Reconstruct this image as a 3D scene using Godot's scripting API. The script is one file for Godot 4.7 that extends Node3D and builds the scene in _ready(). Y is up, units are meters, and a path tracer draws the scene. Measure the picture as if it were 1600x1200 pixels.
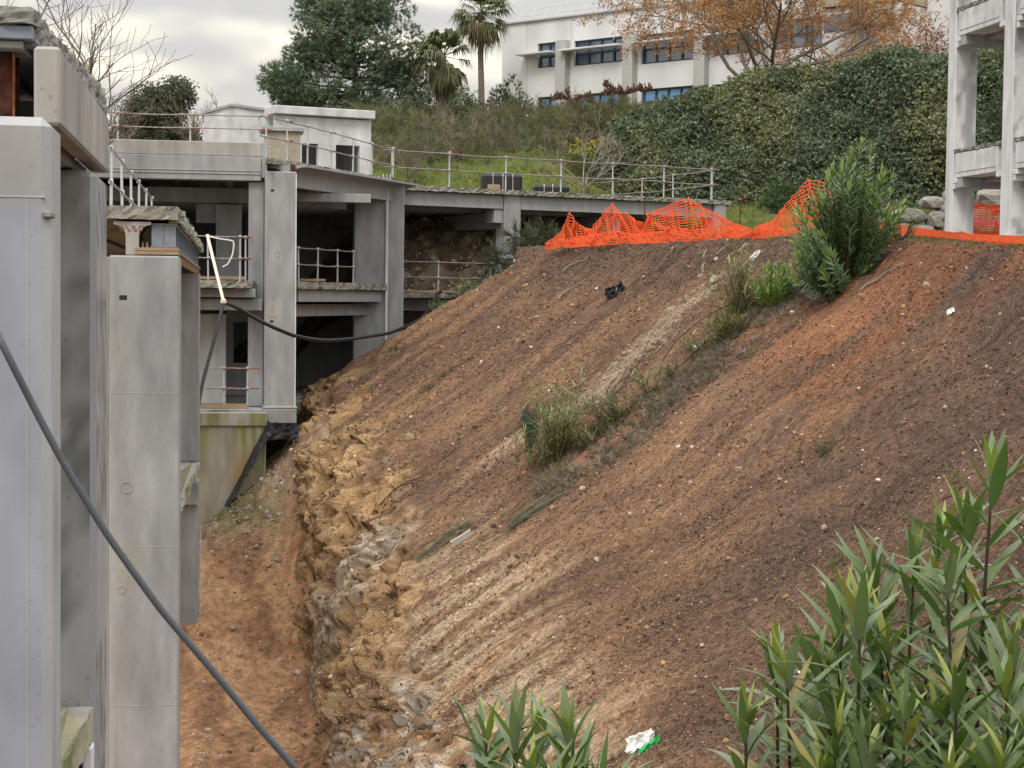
extends Node3D
# Building site on a hillside: an earth slope above a narrow trench, bare concrete frames on the left, at the back and on the right.
# x runs to the right, -z along the trench, y up, metres; the trench floor lies near y = 1, the eye near y = 10.

var M := {}
var used := {}
var R := RandomNumberGenerator.new()
var na := FastNoiseLite.new()      # smooth
var nf := FastNoiseLite.new()      # fractal
var nc := FastNoiseLite.new()      # cells: one value per cell
var nr := FastNoiseLite.new()      # ridges
var nk := FastNoiseLite.new()      # cracks between cells


class Geo:
	var v := PackedVector3Array()
	var n := PackedVector3Array()
	var c := PackedColorArray()
	var i := PackedInt32Array()
	var col := Color(1, 1, 1)

	func add(p: Vector3, nn: Vector3, cc: Color) -> int:
		v.push_back(p); n.push_back(nn); c.push_back(cc)
		return v.size() - 1

	func tri(a: Vector3, b: Vector3, d: Vector3, hint: Vector3) -> void:
		var nn := (d - a).cross(b - a)
		if nn.length_squared() < 1e-16:
			return
		if nn.dot(hint) < 0.0:
			var t := b; b = d; d = t
			nn = -nn
		nn = nn.normalized()
		var k := add(a, nn, col)
		add(b, nn, col); add(d, nn, col)
		i.append_array(PackedInt32Array([k, k + 1, k + 2]))

	func quad(a: Vector3, b: Vector3, d: Vector3, e: Vector3, hint: Vector3) -> void:
		var nn := (d - a).cross(b - a) + (e - a).cross(d - a)
		if nn.length_squared() < 1e-16:
			return
		if nn.dot(hint) < 0.0:
			var t := b; b = e; e = t
			nn = -nn
		nn = nn.normalized()
		var k := add(a, nn, col)
		add(b, nn, col); add(d, nn, col); add(e, nn, col)
		i.append_array(PackedInt32Array([k, k + 1, k + 2, k, k + 2, k + 3]))

	# a bevelled box; with a step its faces are divided and coloured by paint(point, normal)
	func box(ctr: Vector3, s: Vector3, bv := 0.012, B := Basis(), step := 0.0, paint = null) -> void:
		var h := s * 0.5
		bv = minf(bv, 0.45 * minf(s.x, minf(s.y, s.z)))
		for a in 3:
			var u := (a + 1) % 3
			var w := (a + 2) % 3
			for sg in [-1.0, 1.0]:
				var nn := Vector3(); nn[a] = sg
				var o := Vector3(); o[a] = sg * h[a]; o[u] = -(h[u] - bv); o[w] = -(h[w] - bv)
				var du := Vector3(); du[u] = 2.0 * (h[u] - bv)
				var dw := Vector3(); dw[w] = 2.0 * (h[w] - bv)
				if step > 0.0:
					grid(ctr + B * o, B * du, B * dw, B * nn, step, paint)
				else:
					quad(ctr + B * o, ctr + B * (o + du), ctr + B * (o + du + dw), ctr + B * (o + dw), B * nn)
			for su in [-1.0, 1.0]:
				for sw in [-1.0, 1.0]:
					var p1 := Vector3(); p1[a] = h[a] - bv; p1[u] = su * h[u]; p1[w] = sw * (h[w] - bv)
					var p2 := Vector3(); p2[a] = h[a] - bv; p2[u] = su * (h[u] - bv); p2[w] = sw * h[w]
					var q1 := p1; q1[a] = -q1[a]
					var q2 := p2; q2[a] = -q2[a]
					var e := Vector3(); e[u] = su; e[w] = sw
					quad(ctr + B * p1, ctr + B * p2, ctr + B * q2, ctr + B * q1, B * e)
		for sx in [-1.0, 1.0]:
			for sy in [-1.0, 1.0]:
				for sz in [-1.0, 1.0]:
					tri(ctr + B * Vector3(sx * h.x, sy * (h.y - bv), sz * (h.z - bv)), ctr + B * Vector3(sx * (h.x - bv), sy * h.y, sz * (h.z - bv)), ctr + B * Vector3(sx * (h.x - bv), sy * (h.y - bv), sz * h.z), B * Vector3(sx, sy, sz))

	func bb(x0: float, x1: float, y0: float, y1: float, d0: float, d1: float, bv := 0.012, step := 0.0, paint = null) -> void:
		box(Vector3((x0 + x1) * 0.5, (y0 + y1) * 0.5, -(d0 + d1) * 0.5), Vector3(absf(x1 - x0), absf(y1 - y0), absf(d1 - d0)), bv, Basis(), step, paint)

	func grid(o: Vector3, du: Vector3, dw: Vector3, nn: Vector3, step: float, paint) -> void:
		var nu := clampi(int(du.length() / step), 1, 90)
		var nw := clampi(int(dw.length() / step), 1, 90)
		var k := v.size()
		for a in nu + 1:
			for b in nw + 1:
				var p := o + du * (float(a) / nu) + dw * (float(b) / nw)
				add(p, nn, paint.call(p, nn) if paint != null else col)
		var flip := du.cross(dw).dot(nn) < 0.0
		for a in nu:
			for b in nw:
				var q := k + a * (nw + 1) + b
				if flip:
					i.append_array(PackedInt32Array([q, q + nw + 1, q + nw + 2, q, q + nw + 2, q + 1]))
				else:
					i.append_array(PackedInt32Array([q, q + nw + 2, q + nw + 1, q, q + 1, q + nw + 2]))

	func tube(path: PackedVector3Array, r0: float, r1: float, sides := 8, caps := true) -> void:
		var m := path.size()
		if m < 2:
			return
		var ref := Vector3.UP
		var t0 := (path[1] - path[0]).normalized()
		if absf(t0.dot(ref)) > 0.9:
			ref = Vector3.RIGHT
		var side := t0.cross(ref).normalized()
		var k := v.size()
		for a in m:
			var t := (path[mini(a + 1, m - 1)] - path[maxi(a - 1, 0)]).normalized()
			side = (side - t * side.dot(t)).normalized()
			var up := side.cross(t)
			var r := lerpf(r0, r1, float(a) / (m - 1))
			for b in sides:
				var an := TAU * b / sides
				var o := side * cos(an) + up * sin(an)
				add(path[a] + o * r, o, col)
		for a in m - 1:
			for b in sides:
				var p := k + a * sides + b
				var q := k + a * sides + (b + 1) % sides
				i.append_array(PackedInt32Array([p, q + sides, p + sides, p, q, q + sides]))
		if caps:
			for e in [0, m - 1]:
				var t := (path[e] - path[1 if e == 0 else m - 2]).normalized()
				for b in range(1, sides - 1):
					tri(v[k + e * sides], v[k + e * sides + b], v[k + e * sides + b + 1], t)

	# an outline in the plane of ax and ay, drawn out along ex
	func prism(poly: PackedVector2Array, o: Vector3, ax: Vector3, ay: Vector3, ex: Vector3) -> void:
		if Geometry2D.is_polygon_clockwise(poly):
			poly.reverse()
		var f := Geometry2D.triangulate_polygon(poly)
		for t in range(0, f.size(), 3):
			var a := o + ax * poly[f[t]].x + ay * poly[f[t]].y
			var b := o + ax * poly[f[t + 1]].x + ay * poly[f[t + 1]].y
			var d := o + ax * poly[f[t + 2]].x + ay * poly[f[t + 2]].y
			tri(a, b, d, -ex)
			tri(a + ex, b + ex, d + ex, ex)
		for k in poly.size():
			var p := poly[k]
			var q := poly[(k + 1) % poly.size()]
			var e := q - p
			var a := o + ax * p.x + ay * p.y
			var b := o + ax * q.x + ay * q.y
			quad(a, b, b + ex, a + ex, ax * e.y - ay * e.x)

	# a slab with broken edges: outline in (x, d), each ring jittered on its own
	func ragged(poly: PackedVector2Array, y0: float, y1: float, jag: float, step: float, rg: RandomNumberGenerator, paint = null, rings := 3) -> void:
		if Geometry2D.is_polygon_clockwise(poly):
			poly.reverse()
		var pts := PackedVector2Array()
		var out := PackedVector2Array()
		for k in poly.size():
			var p := poly[k]
			var q := poly[(k + 1) % poly.size()]
			var e := q - p
			var m := maxi(1, int(e.length() / step))
			for j in m:
				pts.push_back(p + e * (float(j) / m))
				out.push_back(Vector2(e.y, -e.x).normalized())
		var ring := []
		for a in rings:
			var y := lerpf(y0, y1, float(a) / (rings - 1))
			var line := PackedVector3Array()
			for k in pts.size():
				var j := rg.randf_range(-1.0, 0.35) * jag
				var p := pts[k] + out[k] * j + Vector2(rg.randf_range(-0.3, 0.3), rg.randf_range(-0.3, 0.3)) * jag
				var yy := y + (rg.randf_range(-0.06, 0.06) if a == rings - 1 else (rg.randf_range(-0.25, 0.25) if a > 0 else rg.randf_range(-0.1, 0.6))) * jag
				line.push_back(Vector3(p.x, yy, -p.y))
			ring.append(line)
		var m2 := pts.size()
		for a in rings - 1:
			for k in m2:
				var k2 := (k + 1) % m2
				if paint != null:
					col = paint.call(ring[a][k], Vector3(out[k].x, 0, -out[k].y))
				var hint := Vector3(out[k].x, 0, -out[k].y)
				tri(ring[a][k], ring[a][k2], ring[a + 1][k2], hint)
				tri(ring[a][k], ring[a + 1][k2], ring[a + 1][k], hint)
		for e in [0, rings - 1]:
			var flat := PackedVector2Array()
			for p in ring[e]:
				flat.push_back(Vector2(p.x, -p.z))
			var f := Geometry2D.triangulate_polygon(flat)
			for t in range(0, f.size(), 3):
				if paint != null:
					col = paint.call((ring[e][f[t]] + ring[e][f[t + 1]] + ring[e][f[t + 2]]) / 3.0, Vector3.UP if e else Vector3.DOWN)
				tri(ring[e][f[t]], ring[e][f[t + 1]], ring[e][f[t + 2]], Vector3.UP if e else Vector3.DOWN)
		col = Color(1, 1, 1)

	# an angular stone
	func stone(o: Vector3, s: Vector3, rough: float, rg: RandomNumberGenerator, B := Basis(), lat := 6, lon := 8) -> void:
		var pts := []
		for a in lat + 1:
			for b in lon:
				var th := PI * a / lat
				var ph := TAU * (b + 0.5 * (a % 2)) / lon
				var k := 1.0 + rg.randf_range(-rough, rough)
				var p := Vector3(sin(th) * cos(ph), cos(th), sin(th) * sin(ph)) * k
				p = p.clamp(Vector3(-0.82, -0.8, -0.85), Vector3(0.85, 0.78, 0.8))
				pts.append(o + B * (p * s))
		for a in lat:
			for b in lon:
				var p: Vector3 = pts[a * lon + b]
				var q: Vector3 = pts[a * lon + (b + 1) % lon]
				var p2: Vector3 = pts[(a + 1) * lon + b]
				var q2: Vector3 = pts[(a + 1) * lon + (b + 1) % lon]
				var h := (p + q + p2 + q2) * 0.25 - o
				if a % 2 == 0:
					tri(p, q, p2, h); tri(q, q2, p2, h)
				else:
					tri(p, q, q2, h); tri(p, q2, p2, h)

	func mesh() -> ArrayMesh:
		var a := []
		a.resize(Mesh.ARRAY_MAX)
		a[Mesh.ARRAY_VERTEX] = v
		a[Mesh.ARRAY_NORMAL] = n
		a[Mesh.ARRAY_COLOR] = c
		a[Mesh.ARRAY_INDEX] = i
		var m := ArrayMesh.new()
		m.add_surface_from_arrays(Mesh.PRIMITIVE_TRIANGLES, a)
		return m


# ------------------------------------------------------------------ naming and placing
func numbered(called: String) -> String:
	used[called] = used.get(called, -1) + 1
	return called if used[called] == 0 else "%s_%03d" % [called, used[called]]


func meta(o: Node3D, label := "", category := "", group := "", kind := "") -> Node3D:
	if label: o.set_meta("label", label)
	if category: o.set_meta("category", category)
	if group: o.set_meta("group", group)
	if kind: o.set_meta("kind", kind)
	return o


func thing(called: String, label: String, category: String, at := Vector3.ZERO, group := "") -> Node3D:
	var o := Node3D.new()
	o.name = numbered(called)
	add_child(o)
	o.position = at
	return meta(o, label, category, group)


func put(parent: Node3D, called: String, g, m: Material, kind := "") -> MeshInstance3D:
	var o := MeshInstance3D.new()
	o.name = numbered(called) if parent == self else called
	o.mesh = g.mesh() if g is Geo else g
	o.material_override = m
	parent.add_child(o, true)
	if parent != self:
		# parts are written in world metres: undo the thing's own place
		var up: Node3D = parent
		var off := Vector3.ZERO
		while up != self:
			off += up.position
			up = up.get_parent()
		o.position = -off
	if kind: o.set_meta("kind", kind)
	return o


func many(parent: Node3D, called: String, mesh: Mesh, m: Material, xf: Array, cols: Array, kind := "stuff") -> MultiMeshInstance3D:
	var o := MultiMeshInstance3D.new()
	o.name = numbered(called) if parent == self else called
	var mm := MultiMesh.new()
	mm.transform_format = MultiMesh.TRANSFORM_3D
	mm.use_colors = cols.size() > 0
	mm.mesh = mesh
	mm.instance_count = xf.size()
	for k in xf.size():
		mm.set_instance_transform(k, xf[k])
		if cols.size():
			mm.set_instance_color(k, cols[k])
	o.multimesh = mm
	o.material_override = m
	parent.add_child(o, true)
	if parent != self:
		var up: Node3D = parent
		var off := Vector3.ZERO
		while up != self:
			off += up.position
			up = up.get_parent()
		o.position = -off
	o.set_meta("kind", kind)
	return o


# ------------------------------------------------------------------ materials
func lin(r: float, g: float, b: float, a := 1.0) -> Color:
	var k := Color(r, g, b).linear_to_srgb()
	k.a = a
	return k


func noise_tex(freq: float, lo: Color, hi: Color, type := FastNoiseLite.TYPE_SIMPLEX_SMOOTH, oct := 5, size := 512, sd := 1, mid := -1.0) -> NoiseTexture2D:
	var n := FastNoiseLite.new()
	n.noise_type = type
	n.seed = sd
	n.frequency = freq
	n.fractal_octaves = oct
	var t := NoiseTexture2D.new()
	t.width = size; t.height = size
	t.seamless = true
	t.noise = n
	var g := Gradient.new()
	g.set_color(0, lo); g.set_color(1, hi)
	if mid >= 0.0:
		g.set_offset(0, mid); g.set_offset(1, minf(1.0, mid + 0.12))
	t.color_ramp = g
	return t


func grey(x: float) -> Color:
	return lin(x, x, x)


var T := {}


func textures() -> void:
	T.mottle = noise_tex(0.008, grey(0.66), grey(1.0), FastNoiseLite.TYPE_SIMPLEX_SMOOTH, 6, 512, 3)
	T.fine = noise_tex(0.06, grey(0.62), grey(1.0), FastNoiseLite.TYPE_SIMPLEX_SMOOTH, 4, 512, 5)
	var pores := noise_tex(0.022, grey(0.62), grey(1.0), FastNoiseLite.TYPE_CELLULAR, 1, 1024, 8, 0.0)
	pores.color_ramp.set_offset(1, 0.06)
	T.pores = pores
	T.relief = noise_tex(0.03, Color.BLACK, Color.WHITE, FastNoiseLite.TYPE_SIMPLEX_SMOOTH, 6, 512, 11)
	T.grit = noise_tex(0.05, grey(0.28), grey(1.0), FastNoiseLite.TYPE_SIMPLEX_SMOOTH, 5, 1024, 13)
	T.clod = noise_tex(0.03, grey(0.55), grey(1.0), FastNoiseLite.TYPE_CELLULAR, 3, 1024, 17)
	T.streaks = noise_tex(0.05, grey(0.52), grey(1.0), FastNoiseLite.TYPE_SIMPLEX_SMOOTH, 6, 1024, 29)
	T.bark = noise_tex(0.02, grey(0.4), grey(1.0), FastNoiseLite.TYPE_SIMPLEX_SMOOTH, 5, 256, 19)
	T.rust = noise_tex(0.03, lin(0.30, 0.20, 0.17), Color.WHITE, FastNoiseLite.TYPE_SIMPLEX_SMOOTH, 6, 256, 23)


func mat(called: String, c: Color, rough := 0.9, tex = null, sc := Vector3.ONE, det = null, dsc := Vector3.ONE, bump := 0.0, btex = null, spec := 0.4) -> StandardMaterial3D:
	var m := StandardMaterial3D.new()
	m.resource_name = called
	m.albedo_color = c
	m.roughness = rough
	m.metallic_specular = spec
	m.vertex_color_use_as_albedo = true
	m.uv1_triplanar = true
	m.uv1_world_triplanar = true
	m.uv1_scale = sc
	if tex: m.albedo_texture = tex
	if det:
		m.detail_enabled = true
		m.detail_blend_mode = BaseMaterial3D.BLEND_MODE_MUL
		m.detail_uv_layer = BaseMaterial3D.DETAIL_UV_2
		m.detail_albedo = det
		m.uv2_triplanar = true
		m.uv2_world_triplanar = true
		m.uv2_scale = dsc
	if bump != 0.0:
		m.heightmap_enabled = true
		m.heightmap_texture = btex if btex else T.relief
		m.heightmap_scale = bump
	M[called] = m
	return m


func leafy(called: String, c: Color, back: Color, rough := 0.5, spec := 0.4) -> StandardMaterial3D:
	var m := StandardMaterial3D.new()
	m.resource_name = called
	m.albedo_color = c
	m.roughness = rough
	m.metallic_specular = spec
	m.vertex_color_use_as_albedo = true
	m.cull_mode = BaseMaterial3D.CULL_DISABLED
	m.backlight_enabled = true
	m.backlight = back
	M[called] = m
	return m


func materials() -> void:
	textures()
	var stretch := Vector3(0.55, 0.16, 0.55)
	mat("concrete", lin(0.375, 0.38, 0.39), 0.88, T.mottle, stretch, T.pores, Vector3.ONE * 0.28, 0.5)
	mat("concrete_blue", lin(0.45, 0.455, 0.47), 0.8, T.mottle, Vector3(0.5, 0.22, 0.5), T.pores, Vector3.ONE * 0.55, 0.15)
	mat("concrete_warm", lin(0.42, 0.40, 0.375), 0.9, T.mottle, stretch, T.pores, Vector3.ONE * 0.3, 0.4)
	mat("concrete_pale", lin(0.74, 0.74, 0.76), 0.85, T.mottle, stretch, T.pores, Vector3.ONE * 0.3, 0.4)
	mat("concrete_rough", lin(0.40, 0.385, 0.355), 0.95, T.mottle, Vector3.ONE * 0.7, T.clod, Vector3.ONE * 0.7, 3.0, T.clod)
	mat("render_white", lin(0.74, 0.74, 0.75), 0.9, T.mottle, Vector3(0.35, 0.08, 0.35), T.mottle, Vector3(0.5, 0.3, 0.5))
	mat("render_cream", lin(0.55, 0.49, 0.39), 0.9, T.mottle, Vector3(0.35, 0.1, 0.35), T.fine, Vector3.ONE * 0.3, 0.3)
	mat("office_white", lin(0.755, 0.765, 0.78), 0.7, T.mottle, Vector3(0.12, 0.03, 0.12))
	mat("office_grey", lin(0.50, 0.50, 0.49), 0.7, T.mottle, Vector3(0.2, 0.05, 0.2))
	mat("soil", lin(1, 1, 1), 0.97, T.grit, Vector3.ONE * 0.42, T.clod, Vector3.ONE * 0.33, 2.5, T.grit, 0.25)
	mat("pebble", lin(1, 1, 1), 0.92, T.fine, Vector3.ONE * 4.0, null, Vector3.ONE, 0.4, null, 0.3)
	var sl := mat("slope_soil", lin(1, 1, 1), 0.97, T.streaks, Vector3(0.30, 0.09, 1.0), T.grit, Vector3.ONE * 0.40, 2.2, T.streaks, 0.25)
	sl.uv1_triplanar = false
	sl.uv1_world_triplanar = false
	mat("turf", lin(1, 1, 1), 0.95, T.grit, Vector3.ONE * 0.4, T.fine, Vector3.ONE * 0.9, 3.0, T.grit, 0.2)
	mat("galvanised", lin(0.62, 0.64, 0.67), 0.42, T.fine, Vector3.ONE * 2.0)
	M.galvanised.metallic = 0.25
	mat("red_paint", lin(0.30, 0.085, 0.065), 0.7)
	mat("rail_tube", lin(0.46, 0.465, 0.48), 0.5, T.rust, Vector3.ONE * 1.4)
	M.rail_tube.metallic = 0.4
	mat("steel_grey", lin(0.24, 0.27, 0.32), 0.55, T.mottle, Vector3.ONE)
	mat("rust", lin(0.16, 0.055, 0.035), 0.85, T.rust, Vector3.ONE * 1.2, T.fine, Vector3.ONE * 3, 0.6)
	mat("rust_edge", lin(0.42, 0.17, 0.07), 0.9, T.rust, Vector3.ONE * 3)
	mat("timber", lin(0.46, 0.33, 0.21), 0.8, T.mottle, Vector3(0.4, 3.0, 0.4), T.fine, Vector3(0.4, 4, 0.4), 0.2)
	mat("timber_grey", lin(0.36, 0.29, 0.23), 0.85, T.mottle, Vector3(0.5, 4.0, 0.5), T.fine, Vector3.ONE)
	mat("hose", lin(0.085, 0.095, 0.11), 0.42, T.fine, Vector3.ONE * 3)
	mat("hose_black", lin(0.02, 0.02, 0.023), 0.45)
	mat("plastic_black", lin(0.022, 0.023, 0.028), 0.32)
	mat("membrane", lin(0.028, 0.028, 0.032), 0.5, T.mottle, Vector3.ONE)
	mat("strap", lin(0.72, 0.57, 0.47), 0.8)
	mat("paper_white", lin(0.78, 0.78, 0.77), 0.7, T.mottle, Vector3.ONE * 2)
	mat("plastic_green", lin(0.03, 0.36, 0.10), 0.35)
	mat("window_frame", lin(0.045, 0.055, 0.075), 0.4)
	mat("bark_dark", lin(0.075, 0.058, 0.045), 0.95, T.bark, Vector3(1.5, 0.5, 1.5))
	mat("bark_grey", lin(0.25, 0.205, 0.165), 0.95, T.bark, Vector3(1.5, 0.5, 1.5))
	mat("bark_pale", lin(0.36, 0.31, 0.25), 0.95, T.bark, Vector3(1.5, 0.5, 1.5))
	mat("bark_red", lin(0.17, 0.09, 0.07), 0.95, T.bark, Vector3(1.5, 0.5, 1.5))
	mat("rock_wall", lin(0.42, 0.39, 0.35), 0.95, T.mottle, Vector3.ONE * 0.8, T.clod, Vector3.ONE * 0.8, 2.0)
	mat("dark_block", lin(0.02, 0.02, 0.024), 0.9)
	mat("car_paint", lin(0.78, 0.78, 0.78), 0.25)
	mat("car_red", lin(0.45, 0.03, 0.03), 0.3)
	var gl := StandardMaterial3D.new()
	gl.resource_name = "window_glass"
	gl.albedo_color = lin(0.10, 0.155, 0.23)  # tinted glass whose blue also carries a painted sky reflection
	gl.roughness = 0.06
	gl.metallic_specular = 0.9
	M.window_glass = gl
	var gb := gl.duplicate()
	gb.resource_name = "window_glass_blue"
	gb.albedo_color = lin(0.07, 0.25, 0.52)  # stronger blue, with the reflected sky painted into the glass colour
	M.window_glass_blue = gb
	var net := leafy("net_orange", lin(0.95, 0.235, 0.085), lin(0.85, 0.26, 0.10), 0.5)
	net.vertex_color_use_as_albedo = true
	leafy("leaf_oleander", lin(1, 1, 1), lin(0.35, 0.5, 0.12), 0.36, 0.55)
	leafy("leaf", lin(1, 1, 1), lin(0.4, 0.5, 0.2), 0.55)
	leafy("needle", lin(1, 1, 1), lin(0.25, 0.3, 0.12), 0.7, 0.3)
	leafy("dry_leaf", lin(1, 1, 1), lin(0.6, 0.5, 0.3), 0.8, 0.2)


# ------------------------------------------------------------------ stains that belong to a concrete face
func conc(p: Vector3, _n: Vector3) -> Color:
	var s := na.get_noise_3d(p.x * 26.0, p.y * 1.6, p.z * 26.0)
	var b := nf.get_noise_3d(p.x * 11.0, p.y * 9.0, p.z * 11.0)
	var k := clampf(0.95 + 0.12 * s + 0.22 * b, 0.5, 1.2)
	return Color(k, k * (1.0 - 0.012 * s), k * (1.0 - 0.03 * s))


func patchy(p: Vector3, _n: Vector3) -> Color:
	var k := conc(p, _n)
	var b := nf.get_noise_3d(p.x * 22.0 + 50.0, p.y * 14.0, p.z * 22.0)
	if b > -0.06 and _n.z > 0.5:
		k = k.lerp(Color(0.46, 0.47, 0.49), clampf((b + 0.06) * 9.0, 0.0, 0.85))
	return k


func mossy(p: Vector3, n: Vector3) -> Color:
	var k := conc(p, n)
	var b := nf.get_noise_3d(p.x * 16.0, p.y * 16.0, p.z * 16.0 + 90.0)
	var g := clampf(b * 3.0 + 0.45, 0.0, 0.9)
	return k.lerp(Color(0.80, 0.80, 0.42), g * 0.75).lerp(Color(0.30, 0.36, 0.14), clampf(b * 5.0 - 0.9, 0.0, 0.6))


# ------------------------------------------------------------------ the lie of the land
func floor_y(x: float, d: float) -> float:
	var y := 1.15 + 2.65 * smoothstep(37.0, 47.5, d)
	y += smoothstep(43.5, 47.0, d) * maxf(0.0, x + 0.75) * 0.85
	return y


func bank_y(x: float, d: float) -> float:
	var pl := -6.025 + 0.6445 * x + 0.2303 * d
	var flat := 11.38 - 0.055 * maxf(0.0, 40.0 - d)
	var back := clampf((x - 2.7) / 11.0, 0.0, 1.0)
	pl -= 0.28 * sin(back * PI)
	var k := 0.3
	var h := clampf(0.5 + 0.5 * (flat - pl) / k, 0.0, 1.0)
	var y := lerpf(flat, pl, h) - k * h * (1.0 - h)
	y = maxf(y, floor_y(2.0, minf(d, 40.0)) - 0.05)
	var over := d - (51.6 + maxf(0.0, x - 8.2) * 5.0)
	if over > 0.0:
		y = maxf(6.6, y - over * 1.25 - 0.4 * smoothstep(0.0, 0.5, over))
	return y


func table(a: Array, d: float) -> float:
	if d <= a[0][0]:
		return a[0][1]
	for k in a.size() - 1:
		if d <= a[k + 1][0]:
			var t: float = (d - a[k][0]) / (a[k + 1][0] - a[k][0])
			return lerpf(a[k][1], a[k + 1][1], t)
	return a[-1][1]


func hill_y(x: float, d: float) -> float:
	var mid := table([[57.0, 9.6], [58.5, 10.9], [60.5, 12.6], [62.5, 13.4], [66.0, 14.5], [72.0, 15.9], [80.0, 16.9], [90.0, 17.7], [96.0, 18.4], [110.0, 19.5], [180.0, 23.0]], d)
	var left := table([[57.0, 6.5], [63.0, 7.5], [70.0, 12.5], [80.0, 15.0], [105.0, 18.0], [180.0, 20.0]], d)
	var right := table([[57.0, 11.35], [62.0, 12.2], [66.0, 12.9], [69.0, 13.3], [75.0, 17.0], [86.0, 17.6], [96.0, 18.4], [110.0, 19.5], [180.0, 23.0]], d + maxf(0.0, x - 16.0) * 0.75)
	var y := lerpf(left, mid, smoothstep(-1.0, 5.0, x))
	return lerpf(y, right, smoothstep(10.5, 16.5, x))


func streak(x: float, d: float) -> float:
	return d - lerpf(-0.12, 0.33, smoothstep(27.0, 38.0, d)) * (x - 8.0) + 0.5 * na.get_noise_2d(x * 6.0, d * 4.0)


func soil_color(x: float, y: float, d: float) -> Color:
	var q := streak(x, d)
	var s1 := nf.get_noise_2d(q * 30.0, x * 2.0 + 40.0)
	var s2 := nf.get_noise_2d(q * 120.0, x * 6.0)
	var b := nf.get_noise_3d(x * 7.0, y * 7.0, d * 7.0)
	var f := nf.get_noise_3d(x * 170.0, y * 170.0, d * 170.0)
	var wide := nf.get_noise_2d(q * 9.0, x * 2.2 + 70.0)
	var brown := Color(0.215, 0.132, 0.092)
	var orange := Color(0.318, 0.186, 0.112)
	var ochre := Color(0.50, 0.315, 0.172)
	var pale := Color(0.63, 0.51, 0.375)
	var dark := Color(0.122, 0.082, 0.064)
	var k := brown.lerp(orange, clampf(0.42 + 1.0 * s1 + 0.8 * b + 0.9 * wide, 0.0, 1.0))
	# a pale seam of broken limestone runs down the slope, others near its foot
	var seam := absf(q - (39.42 + 0.12 * na.get_noise_2d(x * 30.0, 3.0)))
	k = k.lerp(pale, clampf(1.0 - seam / 0.42 + 1.3 * f + 0.9 * s1 + 0.6 * b, 0.0, 0.5) * smoothstep(13.0, 11.0, x) * smoothstep(4.5, 6.5, x))
	var low := smoothstep(6.6, 4.6, x + 0.9 * b + 0.05 * (d - 30.0)) * smoothstep(37.5, 33.5, d)
	k = k.lerp(ochre, low * clampf(0.7 + 1.6 * s1 + 0.7 * f, 0.0, 1.0) * 0.95)
	k = k.lerp(pale, low * clampf(0.25 + 1.6 * s2 + 1.4 * s1 + 0.6 * f, 0.0, 0.75))
	var left := smoothstep(6.5, 3.5, x) * smoothstep(36.0, 39.0, d)
	k = k.lerp(ochre, left * clampf(0.1 + 1.2 * b + 0.8 * s1, 0.0, 0.6))
	# darker, rootier topsoil under the crest and in the lower right
	var top := smoothstep(1.5, 0.25, 11.4 - y + 0.9 * b)
	var right := smoothstep(6.0, 7.6, x + 1.2 * b + 0.02 * (30.0 - d)) * smoothstep(31.5, 27.0, d + 2.0 * b)
	var rooty := smoothstep(12.3, 13.4, x + 0.9 * b) * smoothstep(37.0, 33.5, d)
	k = k.lerp(dark, clampf(0.75 * top + 0.62 * right + 0.6 * rooty + 0.45 * clampf(s2 * 2.4 - 0.2, 0.0, 1.0), 0.0, 0.82))
	var red := smoothstep(10.0, 11.5, x + b) * smoothstep(30.5, 33.0, d) * smoothstep(38.0, 35.5, d)
	k = k.lerp(Color(0.419, 0.152, 0.067), clampf(red * (0.4 + s1), 0.0, 0.35))
	var g := 1.28 + 0.95 * f + 0.4 * s2 + 0.35 * wide
	return Color(k.r * g, k.g * g, k.b * g)


func rock_color(x: float, y: float, d: float) -> Color:
	var c := nc.get_noise_3d(x * 1.3, y * 1.5, d * 1.0)
	var c2 := nc.get_noise_3d(x * 3.6 + 9.0, y * 4.2, d * 3.1)
	var b := nf.get_noise_3d(x * 10.0, y * 13.0, d * 10.0)
	var f := nf.get_noise_3d(x * 45.0, y * 45.0, d * 45.0 + 7.0)
	var k := Color(0.44, 0.262, 0.13).lerp(Color(0.58, 0.385, 0.21), clampf(0.5 + 0.45 * c + 0.3 * c2, 0.0, 1.0))
	# grey limestone shows in two places, the rest is ochre marl
	var grey_rock := clampf(0.75 * smoothstep(2.0, 0.6, absf(d - 37.8)) + smoothstep(33.5, 30.5, d), 0.0, 1.0)
	k = k.lerp(Color(0.34, 0.30, 0.255), grey_rock * clampf(0.25 + b * 2.8 + 0.4 * c2, 0.0, 0.85))
	k = k.lerp(Color(0.72, 0.67, 0.60), grey_rock * clampf(f * 2.4 + c2 * 0.5 - 0.35, 0.0, 0.55))
	k = k.lerp(Color(0.22, 0.125, 0.08), clampf(-b * 3.2 - 0.15 - 0.5 * c2, 0.0, 0.75))
	var g := 1.25 + 0.9 * f
	return Color(k.r * g, k.g * g, k.b * g)


var bank_p: PackedVector3Array
var bank_n: PackedVector3Array
var bank_cols := 0
var bank_rows := 0
var bank_face := 64


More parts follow.
